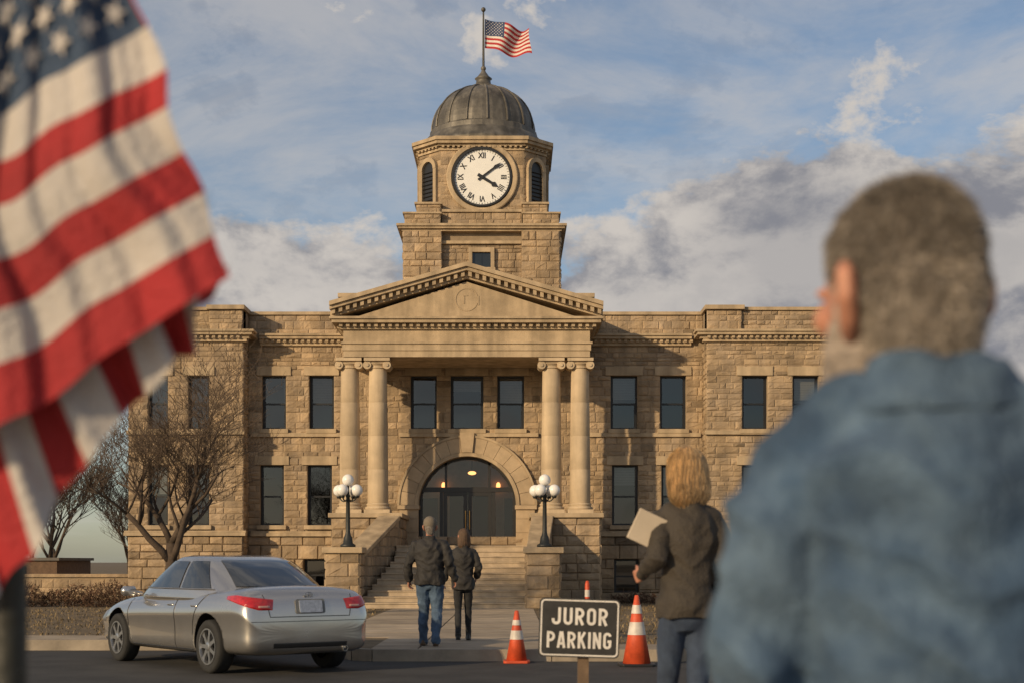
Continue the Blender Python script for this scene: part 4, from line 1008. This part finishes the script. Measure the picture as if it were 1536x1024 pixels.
    if C.get('strands'):
        mb=MB(); ns_=C['strands']
        if hs=='bob':
            for k in range(ns_):
                a=R(0,2*math.pi); z=R(.05,.25); ze=R(-.13,-.02); pts=[]; wv=R(0,6); am=R(.003,.018); off=R(.0,.012)
                if math.sin(a)>.55 and z<.2: continue
                n_=7
                for i in range(n_+1):
                    zz=z+(ze-z)*i/n_; cy,rx,ry=bobat(zz); t=i/n_
                    aa=a+.14*math.sin(wv+t*5)*t; e=off+am*math.sin(wv*2+t*7)*t+.004*t
                    pts.append((Vector((math.cos(aa)*(rx+e),cy+math.sin(aa)*(ry+e),zz)),.0026*(1-.6*t)))
                mb.limb(pts,3,cap=False,t=R(.5,1.6))
        else:
            dm=ho.data; vs_=dm.vertices; nv_=len(vs_); inv=Mx.inverted()
            for k in range(ns_):
                v=vs_[random.randrange(nv_)]; p=v.co; nn_=v.normal; dn=(Vector((R(-.4,.4),R(-.4,.4),-.9))).normalized()
                d_=(nn_*.8+dn*.6+Vector((R(-.3,.3),R(-.3,.3),R(-.3,.3)))).normalized(); zl=(inv@p).z; ln_=R(.006,.016)*(.7 if zl<.1 else 1); sd_=d_.cross(Vector((R(-1,1),R(-1,1),R(-1,1)))).normalized()*.0013
                mb.add([p-sd_,p+sd_,p+d_*ln_],[(0,1,2)],0,R(.35,1.9)*(1.7 if zl<.14 else 1.0))
        if hs=='bob': mb.xf(Mx)
        mb.obj('hair_strands',C['strandmat'],O,fixn=False,local=True)
    if C.get('cap'):
        mb=MB(); mb.rings([(0,-.008,.125,.092,.108),(0,-.008,.18,.096,.112),(0,-.01,.218,.087,.102),(0,-.012,.252,.058,.068),(0,-.012,.270,.015,.02)],26)
        mb.rings([(0,.11,.128,.062,.075),(0,.11,.138,.062,.075)],16); mb.xf(Mx); mk(mb,'cap',C['cap'],.006,3)
    if C.get('beard'):
        mb=MB(); mb.rings([(0,.052,-.016,.028,.034),(0,.047,.0,.049,.051),(0,.037,.025,.064,.068),(0,.025,.05,.071,.079),(0,.016,.066,.072,.079)],24)
        for sx in (-1,1): mb.limb([((sx*.062,.035,.05),.018),((sx*.068,.018,.08),.014),((sx*.072,.006,.115),.010),((sx*.072,.0,.145),.010)],10)
        mb.xf(Mx); mk(mb,'beard',C['beard'],.006,3,.004,40)
    return O,hm
blackj=mat('dark_jacket_cloth',(.024,.022,.021),.75,.3,4,.3,60,spec=.4)
jeans=mat('blue_jeans',(.05,.085,.14),.85,.35,5,.3,120,col2=(.08,.125,.19))
djeans=mat('dark_jeans',(.024,.038,.070),.85,.3,5,.3,120,col2=(.038,.058,.098))
blackp=mat('black_trousers',(.018,.018,.02),.85,.3,5,.3,80)
boot=mat('brown_boots',(.09,.055,.03),.6,.2,9,.2,60)
bshoe=mat('black_shoes',(.02,.02,.02),.5,.2,9,.2,60)
greyh=mat('grey_brown_hair',(.12,.10,.082),.85,.4,34,.6,160,col2=(.20,.175,.15))
gstr=mat('grey_hair_strands',(.20,.175,.15),.8,.3,20,0,tone=True)
blonde=mat('blonde_hair',(.33,.21,.10),.6,.35,22,.6,130,col2=(.20,.115,.05))
bstr=mat('blonde_hair_strands',(.42,.28,.14),.5,.3,15,0,tone=True)
brownh=mat('brown_hair',(.085,.048,.025),.65,.3,30,.5,140)
capm=mat('taupe_cap',(.15,.125,.095),.85,.2,8,.2,80)
olive=mat('olive_jacket_cloth',(.036,.029,.022),.8,.35,4,.4,70)
denim=mat('washed_denim_shirt',(.034,.068,.125),.9,.35,5.5,.6,120,col2=(.095,.15,.22))
P=dict(hipL=V(-.09,0,.90),knL=V(-.10,.08,.50),anL=V(-.11,.12,.095),hipR=V(.09,0,.90),knR=V(.10,.0,.50),anR=V(.11,-.20,.12),ftR=-.45,ftL=.05,
       elL=V(-.30,-.05,1.17),wrL=V(-.31,.03,.93),elR=V(.28,-.05,1.18),wrR=V(.34,.05,.95),turn=.18,curl=.8)
person('man in black jacket, blue jeans and cap walking toward the steps',(mx(645,20.1),20.1,.012),-.08,1.80,P,dict(trouser=jeans,jacket=blackj,shoe=boot,hair=greyh,hairstyle='short',cap=capm,g=1.1,jw=1.18,aw=1.18,lw=1.14,collar=True,ch=1.55,wr=.02,twr=.012),group='visitors walking to the courthouse')
P=dict(hipL=V(-.08,0,.90),knL=V(-.085,.04,.50),anL=V(-.09,-.16,.13),ftL=-.45,hipR=V(.08,0,.90),knR=V(.085,.12,.51),anR=V(.09,.16,.095),
       elL=V(-.25,-.02,1.17),wrL=V(-.31,.08,.97),elR=V(.25,-.06,1.17),wrR=V(.22,.12,1.02),shL=V(-.165,0,1.43),shR=V(.165,0,1.43),turn=.35,curl=.8)
person('woman in dark jacket and black trousers walking beside the man',(mx(695,21.5),21.5,.012),.08,1.68,P,dict(trouser=blackp,jacket=blackj,shoe=bshoe,hair=brownh,hairstyle='bob',sw=.165,g=.9,jw=1.02,waist=.9,aw=1.0,lw=.85,hem=.82,pw=.93,collar=True,wr=.018),group='visitors walking to the courthouse')
wd=8.0; WX=mx(1030,wd)
P=dict(hipL=V(-.08,0,.90),knL=V(-.085,.10,.50),anL=V(-.08,.08,.095),hipR=V(.08,0,.90),knR=V(.06,.0,.50),anR=V(.03,-.22,.13),ftR=-.5,
       elL=V(-.190,-.12,1.20),wrL=V(-.235,.07,1.11),hdL=V(-.25,.9,-.15),hfL=V(-.3,0,1),elR=V(.205,-.05,1.18),wrR=V(.20,.1,.97),shL=V(-.145,0,1.43),shR=V(.145,0,1.43),turn=.40,hx=-.01,curl=.7)
WN,hm=person('blonde woman in olive jacket and jeans carrying papers under her arm',(WX,wd,0),.10,1.83,P,dict(trouser=djeans,jacket=olive,shoe=bshoe,hair=blonde,hairstyle='bob',strands=2300,strandmat=bstr,sw=.145,g=.8,jw=.88,jy=.95,hemw=.92,waist=.93,aw=.94,lw=.86,hem=.87,pw=.88,collar=True,ch=1.55,wr=.016,twr=.005),vox=.0075)
FOLDM=mat('cream_paper',(.50,.42,.32),.85,.12,4,.1,60)
mb=MB()
for k,(o_,s_) in enumerate(((0,1.0),(.010,.96),(.019,.98),(.028,.93))):
    mb.box(-.145*s_,.145*s_,-.012+o_,-.0045+o_,-.09*s_,.09*s_)
FLD=mb.obj('document_folder',FOLDM,bevel=.002)
FLD.location=(mx(984,7.91),7.91,mz(799,7.91)); FLD.rotation_euler=(math.radians(8),math.radians(24),math.radians(14))
tag(FLD,'cream folder and papers tucked under the woman\'s arm','folder')
MD=1.78; MX=mx(1432,MD)
P=dict(hipL=V(-.10,0,.90),knL=V(-.11,.02,.50),anL=V(-.12,0,.095),hipR=V(.10,0,.90),knR=V(.11,.02,.50),anR=V(.12,0,.095),
       elL=V(-.255,-.02,1.15),wrL=V(-.24,.12,.94),elR=V(.28,-.03,1.15),wrR=V(.26,.08,.92),shL=V(-.200,0,1.395),shR=V(.21,0,1.41),turn=.46,tilt=-.02,hx=-.068,hy=.02,headz=1.492,hs=1.14)
FM,hm=person('grey-bearded man in washed denim shirt watching the courthouse',(MX,MD,0),-.08,1.70,P,dict(trouser=djeans,jacket=denim,shoe=boot,hair=greyh,hairstyle='short',strands=26000,strandmat=gstr,hw=1.0,g=1.05,jw=1.18,waist=1.04,aw=1.16,neck=1.12,collar=True,yoke=True,cw=1.06,ch=1.525,hem=.82,wr=.030,ws=8.5,beard=mat('grey_beard',(.28,.235,.20),.9,.4,40,.4,120)),vox=.006)
# ------------------------------------------------------------ car
CAR=empty('parked_car',(-3.82,18.84,-.15),rot=math.radians(38),label='silver four-door sedan parked at the kerb',category='car')
PAINT,nt,b=newmat('silver_car_paint'); b.inputs['Base Color'].default_value=(.52,.50,.475,1); b.inputs['Metallic'].default_value=.85; b.inputs['Roughness'].default_value=.3; b.inputs['Coat Weight'].default_value=1.0; b.inputs['Coat Roughness'].default_value=.03
tc=nt.nodes.new('ShaderNodeTexCoord'); nn=nt.nodes.new('ShaderNodeTexNoise'); nn.inputs['Scale'].default_value=3; nn.inputs['Detail'].default_value=8; nt.links.new(tc.outputs['Object'],nn.inputs[0]); m_=nt.nodes.new('ShaderNodeMapRange'); m_.inputs[3].default_value=.14; m_.inputs[4].default_value=.34; nt.links.new(nn.outputs['Fac'],m_.inputs[0]); nt.links.new(m_.outputs[0],b.inputs['Roughness'])
RUB=mat('tyre_rubber',(.018,.018,.018),.85,.2,10,.2,60); ALLOY=mat('alloy',(.45,.45,.45),.35,.1,6,0,metal=.9)
TAIL=mat('tail_lamp_red',(.42,.012,.010),.12,.35,18,0,coat=1); AMB=mat('tail_lamp_clear',(.50,.26,.20),.15,.1,12,0,coat=1)
st=[(-2.30,.62,.42,.56,.58),(-2.29,.74,.32,.72,.76),(-2.25,.82,.27,.88,.93),(-2.16,.865,.24,.985,1.035),(-2.0,.885,.23,1.02,1.075),(-1.7,.90,.22,1.01,1.065),(-1.35,.91,.21,.99,1.04),(-.8,.905,.20,.96,1.0),(0,.905,.20,.93,.965),(.7,.905,.20,.905,.935),(1.15,.905,.20,.875,.925),(1.6,.89,.21,.82,.875),(1.95,.86,.22,.73,.785),(2.2,.78,.25,.63,.67),(2.34,.6,.33,.52,.54)]
mb=MB()
for (y,w,zb_,zs_,zt_) in st:
    H_=zs_-zb_
    half=[(0,zb_),(w*.6,zb_),(w*.90,zb_+.015),(w*.985,zb_+H_*.13),(w*.975,zb_+H_*.34),(w*.99,zb_+H_*.58),(w*1.012,zb_+H_*.68),(w*.965,zb_+H_*.86),(w*.875,zs_+.006),(w*.6,zs_+(zt_-zs_)*.7),(0,zt_)]
    ring=half+[(-x,z) for x,z in reversed(half[1:-1])]
    for x,z in ring: mb.v.append((x,y,z))
n=20
for k in range(len(st)-1):
    for i in range(n): mb.face((k*n+i,k*n+(i+1)%n,(k+1)*n+(i+1)%n,(k+1)*n+i))
mb.face(range(n)); mb.face([(len(st)-1)*n+i for i in range(n-1,-1,-1)])
body=mb.obj('car_body',[PAINT,M['black']],CAR,local=True)
sbm=body.modifiers.new('s','SUBSURF'); sbm.levels=3; sbm.render_levels=3
applymods(body)
WR=.325; wheels=[(-.77,-1.36),(.77,-1.36),(-.77,1.40),(.77,1.40)]
cut=MB()
for (x,y) in wheels:
    s0=len(cut.v); cut.lathe([(.385,-.24),(.385,.30)],0,0,40); cut.xf(Matrix.Translation((x,y,.345))@Matrix.Rotation(math.copysign(math.pi/2,x),4,'Y'),s0)
cu=cut.obj('cutter',M['black'],CAR,local=True)
bo=body.modifiers.new('b','BOOLEAN'); bo.operation='DIFFERENCE'; bo.object=cu; bo.solver='EXACT'
bpy.context.view_layer.update(); applymods(body); bpy.data.objects.remove(cu)
me=body.data
while len(me.materials)<2: me.materials.append(M['black'])
for p in me.polygons:
    c=p.center; p.use_smooth=True; ins=False
    for (x,y) in wheels:
        r=math.hypot(c.y-y,c.z-.345)
        if r<.39 and abs(c.x)<.93:
            nr=Vector((0,c.y-y,c.z-.345)).normalized()
            if abs(p.normal.x)>.95 and abs(c.x)<.62 or p.normal.dot(nr)<-.6: ins=True
    p.material_index=1 if ins else 0
    if ins: p.use_smooth=False
    if c.z<.24 and not ins: p.material_index=1
bm=bmesh.new(); bm.from_mesh(me); bvh=BVHTree.FromBMesh(bm); bm.free()
CAB=[(.88,-1.84,1.30,.86),(.97,-1.76,1.18,.835),(1.07,-1.58,.98,.795),(1.17,-1.38,.78,.755),(1.27,-1.17,.57,.71),(1.35,-.97,.40,.665),(1.41,-.76,.24,.605),(1.437,-.52,.03,.50)]
def cabp(t):
    t=max(0,min(.9999,t))*(len(CAB)-1); i=int(t); f=t-i
    return [CAB[i][q]+(CAB[i+1][q]-CAB[i][q])*f for q in range(4)]
NE=3.4
def cs_side(t,y,sx,off=0):
    z,a,b_,w=cabp(t); yc=(a+b_)/2; l=(b_-a)/2; q=min(.985,abs((y-yc)/l)); return (sx*(w*(1-q**NE)**(1/NE)+off),y,z+off*.35)
def cs_end(t,x,front_,off=0):
    z,a,b_,w=cabp(t); yc=(a+b_)/2; l=(b_-a)/2; q=min(.985,abs(x)/w); s_=1 if front_ else -1
    return (x,yc+s_*(l*(1-q**NE)**(1/NE)+off*.7),z+off*.75)
mb=MB(); rg=[]
for k in range(22):
    z,a,b_,w=cabp(k/21); rg.append((0,(a+b_)/2,z,w,(b_-a)/2))
mb.rings(rg,96,p=NE); cab=mb.obj('car_roof',PAINT,CAR,smooth=True,local=True)
sm_=cab.modifiers.new('s','SMOOTH'); sm_.iterations=2; sm_.factor=.3
def grid(name,fn,nu,nv,mt,parent=CAR):
    m2=MB()
    for j in range(nv+1):
        for i in range(nu+1): m2.v.append(fn(i/nu,j/nv))
    for j in range(nv):
        for i in range(nu):
            a=j*(nu+1)+i; m2.face((a,a+1,a+nu+2,a+nu+1))
    return m2.obj(name,mt,parent,smooth=True,fixn=False,local=True)
t0,t1=.22,.74
def lerp(a,b,t): return a+(b-a)*t
for sx in (-1,1):
    def fr_(u,v): 
        t=lerp(t0,t1,v); return cs_side(t,lerp(-.40,lerp(.95,.26,v),u),sx,.008)
    grid('side_window',fr_,16,12,M['cglass'])
    def re_(u,v):
        t=lerp(t0,t1,v); return cs_side(t,lerp(lerp(-1.18,-.78,v),-.47,u),sx,.008)
    grid('side_window',re_,16,12,M['cglass'])
    m2=MB(); m2.limb([(Vector(cs_side(t0-.015,lerp(-1.25,1.0,k/20),sx,.008)),.008) for k in range(21)],6,cap=False); m2.obj('window_trim',ALLOY,CAR,local=True,fixn=False)
grid('rear_window',lambda u,v:cs_end(lerp(.25,.76,v),lerp(-1,1,u)*lerp(.58,.46,v),False,.010),24,14,M['cglass'])
grid('windscreen',lambda u,v:cs_end(lerp(.14,.80,v),lerp(-1,1,u)*lerp(.66,.50,v),True,.010),24,14,M['cglass'])
def proj(o,d):
    h=bvh.ray_cast(Vector(o),Vector(d).normalized()); return h[0],h[1]
def patch(name,org,uax,vax,d,shape,mt,off=.006,nu=16,nv=10,parent=CAR):
    m2=MB()
    for j in range(nv+1):
        for i in range(nu+1):
            a,b_=shape(i/nu,j/nv); o_=Vector(org)+Vector(uax)*a+Vector(vax)*b_
            p,nr=proj(o_,d)
            if p is None: p=o_+Vector(d).normalized()*1.0; nr=-Vector(d)
            e=off*min(1,8*min(i/nu,1-i/nu,j/nv,1-j/nv)+.15)
            m2.v.append(tuple(p+nr*e))
    for j in range(nv):
        for i in range(nu):
            a=j*(nu+1)+i; m2.face((a,a+1,a+nu+2,a+nu+1))
    return m2.obj(name,mt,parent,smooth=True,fixn=False,local=True)
def line(name,pts,d,wdt=.005,mt=None,off=.0015):
    m2=MB(); L_=[]
    for k in range(len(pts)-1):
        a=Vector(pts[k]);b_=Vector(pts[k+1]); n=max(2,int((b_-a).length/.05))
        for i in range(n+ (1 if k==len(pts)-2 else 0)):
            p,nr=proj(a.lerp(b_,i/n),d)
            if p is not None: L_.append(((p+nr*off),wdt))
    if len(L_)>1: m2.limb(L_,6,cap=False); return m2.obj(name,mt or M['black'],CAR,local=True,fixn=False)
for sx in (-1,1):
    D=(-sx,0,0); X=sx*2
    line('door_seam',[(X,1.02,.86),(X,1.02,.5),(X,.93,.27)],D); line('door_seam',[(X,-.43,.92),(X,-.43,.27)],D)
    line('door_seam',[(X,-1.22,.95),(X,-1.08,.82),(X,-.95,.6),(X,-.93,.45)],D)
    line('door_seam',[(X,.93,.27),(X,-.9,.27)],D)
    for y in (-.28,-.98): patch('door_handle',(X,y,.81),(0,1,0),(0,0,1),D,lambda u,v:((u-.5)*.17,(v-.5)*.028),PAINT,.022,8,4)
    dd=Vector((-sx*.75,1,0)).normalized(); ua=Vector((sx*1,.75,0)).normalized()
    org=Vector((sx*.80,-2.17,.86))-dd*1.2
    def shp(u,v):
        a=lerp(-.30,.27,u); lo_=lerp(-.078,.045,max(0,(u-.25)/.75)); hi_=lerp(.045,.100,min(1,u*1.3))-max(0,u-.75)*.07
        return (a,lerp(lo_,hi_,v))
    patch('tail_lamp',org,ua,(0,0,1),dd,shp,TAIL,.014,24,10)
    patch('reverse_lamp',org,ua,(0,0,1),dd,lambda u,v:(lerp(-.27,-.13,u),lerp(-.055,-.025,v)),AMB,.018,8,6)
    dd=Vector((-sx*.6,-1,0)).normalized(); ua=Vector((sx*1,-.6,0)).normalized(); org=Vector((sx*.72,2.15,.60))-dd*1.2
    patch('headlight',org,ua,(0,0,1),dd,lambda u,v:(lerp(-.24,.28,u),lerp(-.07,.06+.03*u,v)),ALLOY,.01)
    m2=MB(); m2.limb([((sx*.80,.80,.93),.025),((sx*.92,.80,.96),.025)],8); m2.rings([(sx*.97,.80,.90,.07,.045),(sx*.98,.80,.93,.10,.06),(sx*.98,.80,.99,.10,.058),(sx*.97,.80,1.03,.07,.04)],16,p=3); m2.obj('side_mirror',PAINT,CAR,smooth=True,local=True)
D=(0,1,0)
line('boot_seam',[(-.60,-3,.96),(-.54,-3,.70),(.54,-3,.70),(.60,-3,.96)],D)
line('bumper_seam',[(-.78,-3,.645),(.78,-3,.645)],D,.004)
pp,_=proj((0,-3,.82),D)
m2=MB(); m2.prism(rrect(.40,.175,.03),-.006,.006,'z'); m2.xf(Matrix.Translation(pp+V(0,-.004,0))@Matrix.Rotation(math.pi/2-.22,4,'X')); m2.obj('licence_plate_recess',mat('plate_recess',(.16,.16,.155),.5,.2,8,0),CAR,local=True)
m2=MB(); m2.prism(rrect(.31,.15,.015),-.006,.006,'z'); m2.xf(Matrix.Translation(pp+V(0,-.02,0))@Matrix.Rotation(math.pi/2-.22,4,'X')); m2.obj('licence_plate',mat('plate',(.30,.34,.42),.5,.3,30,0),CAR,local=True)
pp,_=proj((0,-3,.95),D)
m2=MB()
for (rx,rz) in ((.06,.04),(.022,.038),(.045,.016)):
    L_=[((rx*math.cos(a),0,rz*math.sin(a)),.0055) for a in [2*math.pi*k/20 for k in range(21)]]
    s0=len(m2.v); m2.limb(L_,6,cap=False); m2.xf(Matrix.Translation(pp+V(0,-.014,.0)),s0)
m2.obj('emblem',ALLOY,CAR,local=True,fixn=False)
patch('rear_bumper_lower',(0,-3,.36),(1,0,0),(0,0,1),D,lambda u,v:((u-.5)*1.0,lerp(-.03,.03,v)),M['black'],.004)
m2=MB(); m2.lathe([(.035,-.1),(.035,.1),(.03,.1),(.03,-.1)],0,0,16,cap=False); m2.xf(Matrix.Translation((.48,-2.2,.30))@Matrix.Rotation(math.pi/2,4,'X')); m2.obj('exhaust',ALLOY,CAR,local=True)
for (x,y) in wheels:
    sx=1 if x>0 else -1
    w=empty('wheel',(0,0,0)); w.parent=CAR; w.location=(x+sx*.02,y,WR)
    MT=Matrix.Rotation(sx*math.pi/2,4,'Y')
    m2=MB(); m2.lathe([(.20,-.10),(.30,-.11),(.322,-.09),(.325,-.04),(.325,.04),(.322,.09),(.30,.11),(.215,.105),(.21,.09)],0,0,48,cap=False); m2.xf(MT); m2.obj('tyre',RUB,w,smooth=True,local=True)
    m2=MB(); m2.lathe([(.218,.10),(.222,.112),(.205,.112),(.198,.08),(.195,-.09)],0,0,48,cap=False)
    for k in range(7):
        s0=len(m2.v); m2.prism([(-.032,.03),(.032,.03),(.020,.14),(.034,.205),(-.034,.205),(-.020,.14)],.07,.10,'z'); m2.xf(Matrix.Rotation(2*math.pi*k/7,4,'Z'),s0)
    m2.lathe([(.055,.07),(.055,.105),(.03,.112)],0,0,20); m2.xf(MT); m2.obj('rim',ALLOY,w,local=True)
    m2=MB(); m2.lathe([(.20,.03),(.20,.04)],0,0,32); m2.xf(MT); m2.obj('brake_disc',M['black'],w,local=True)
S.view_settings.view_transform='Standard'
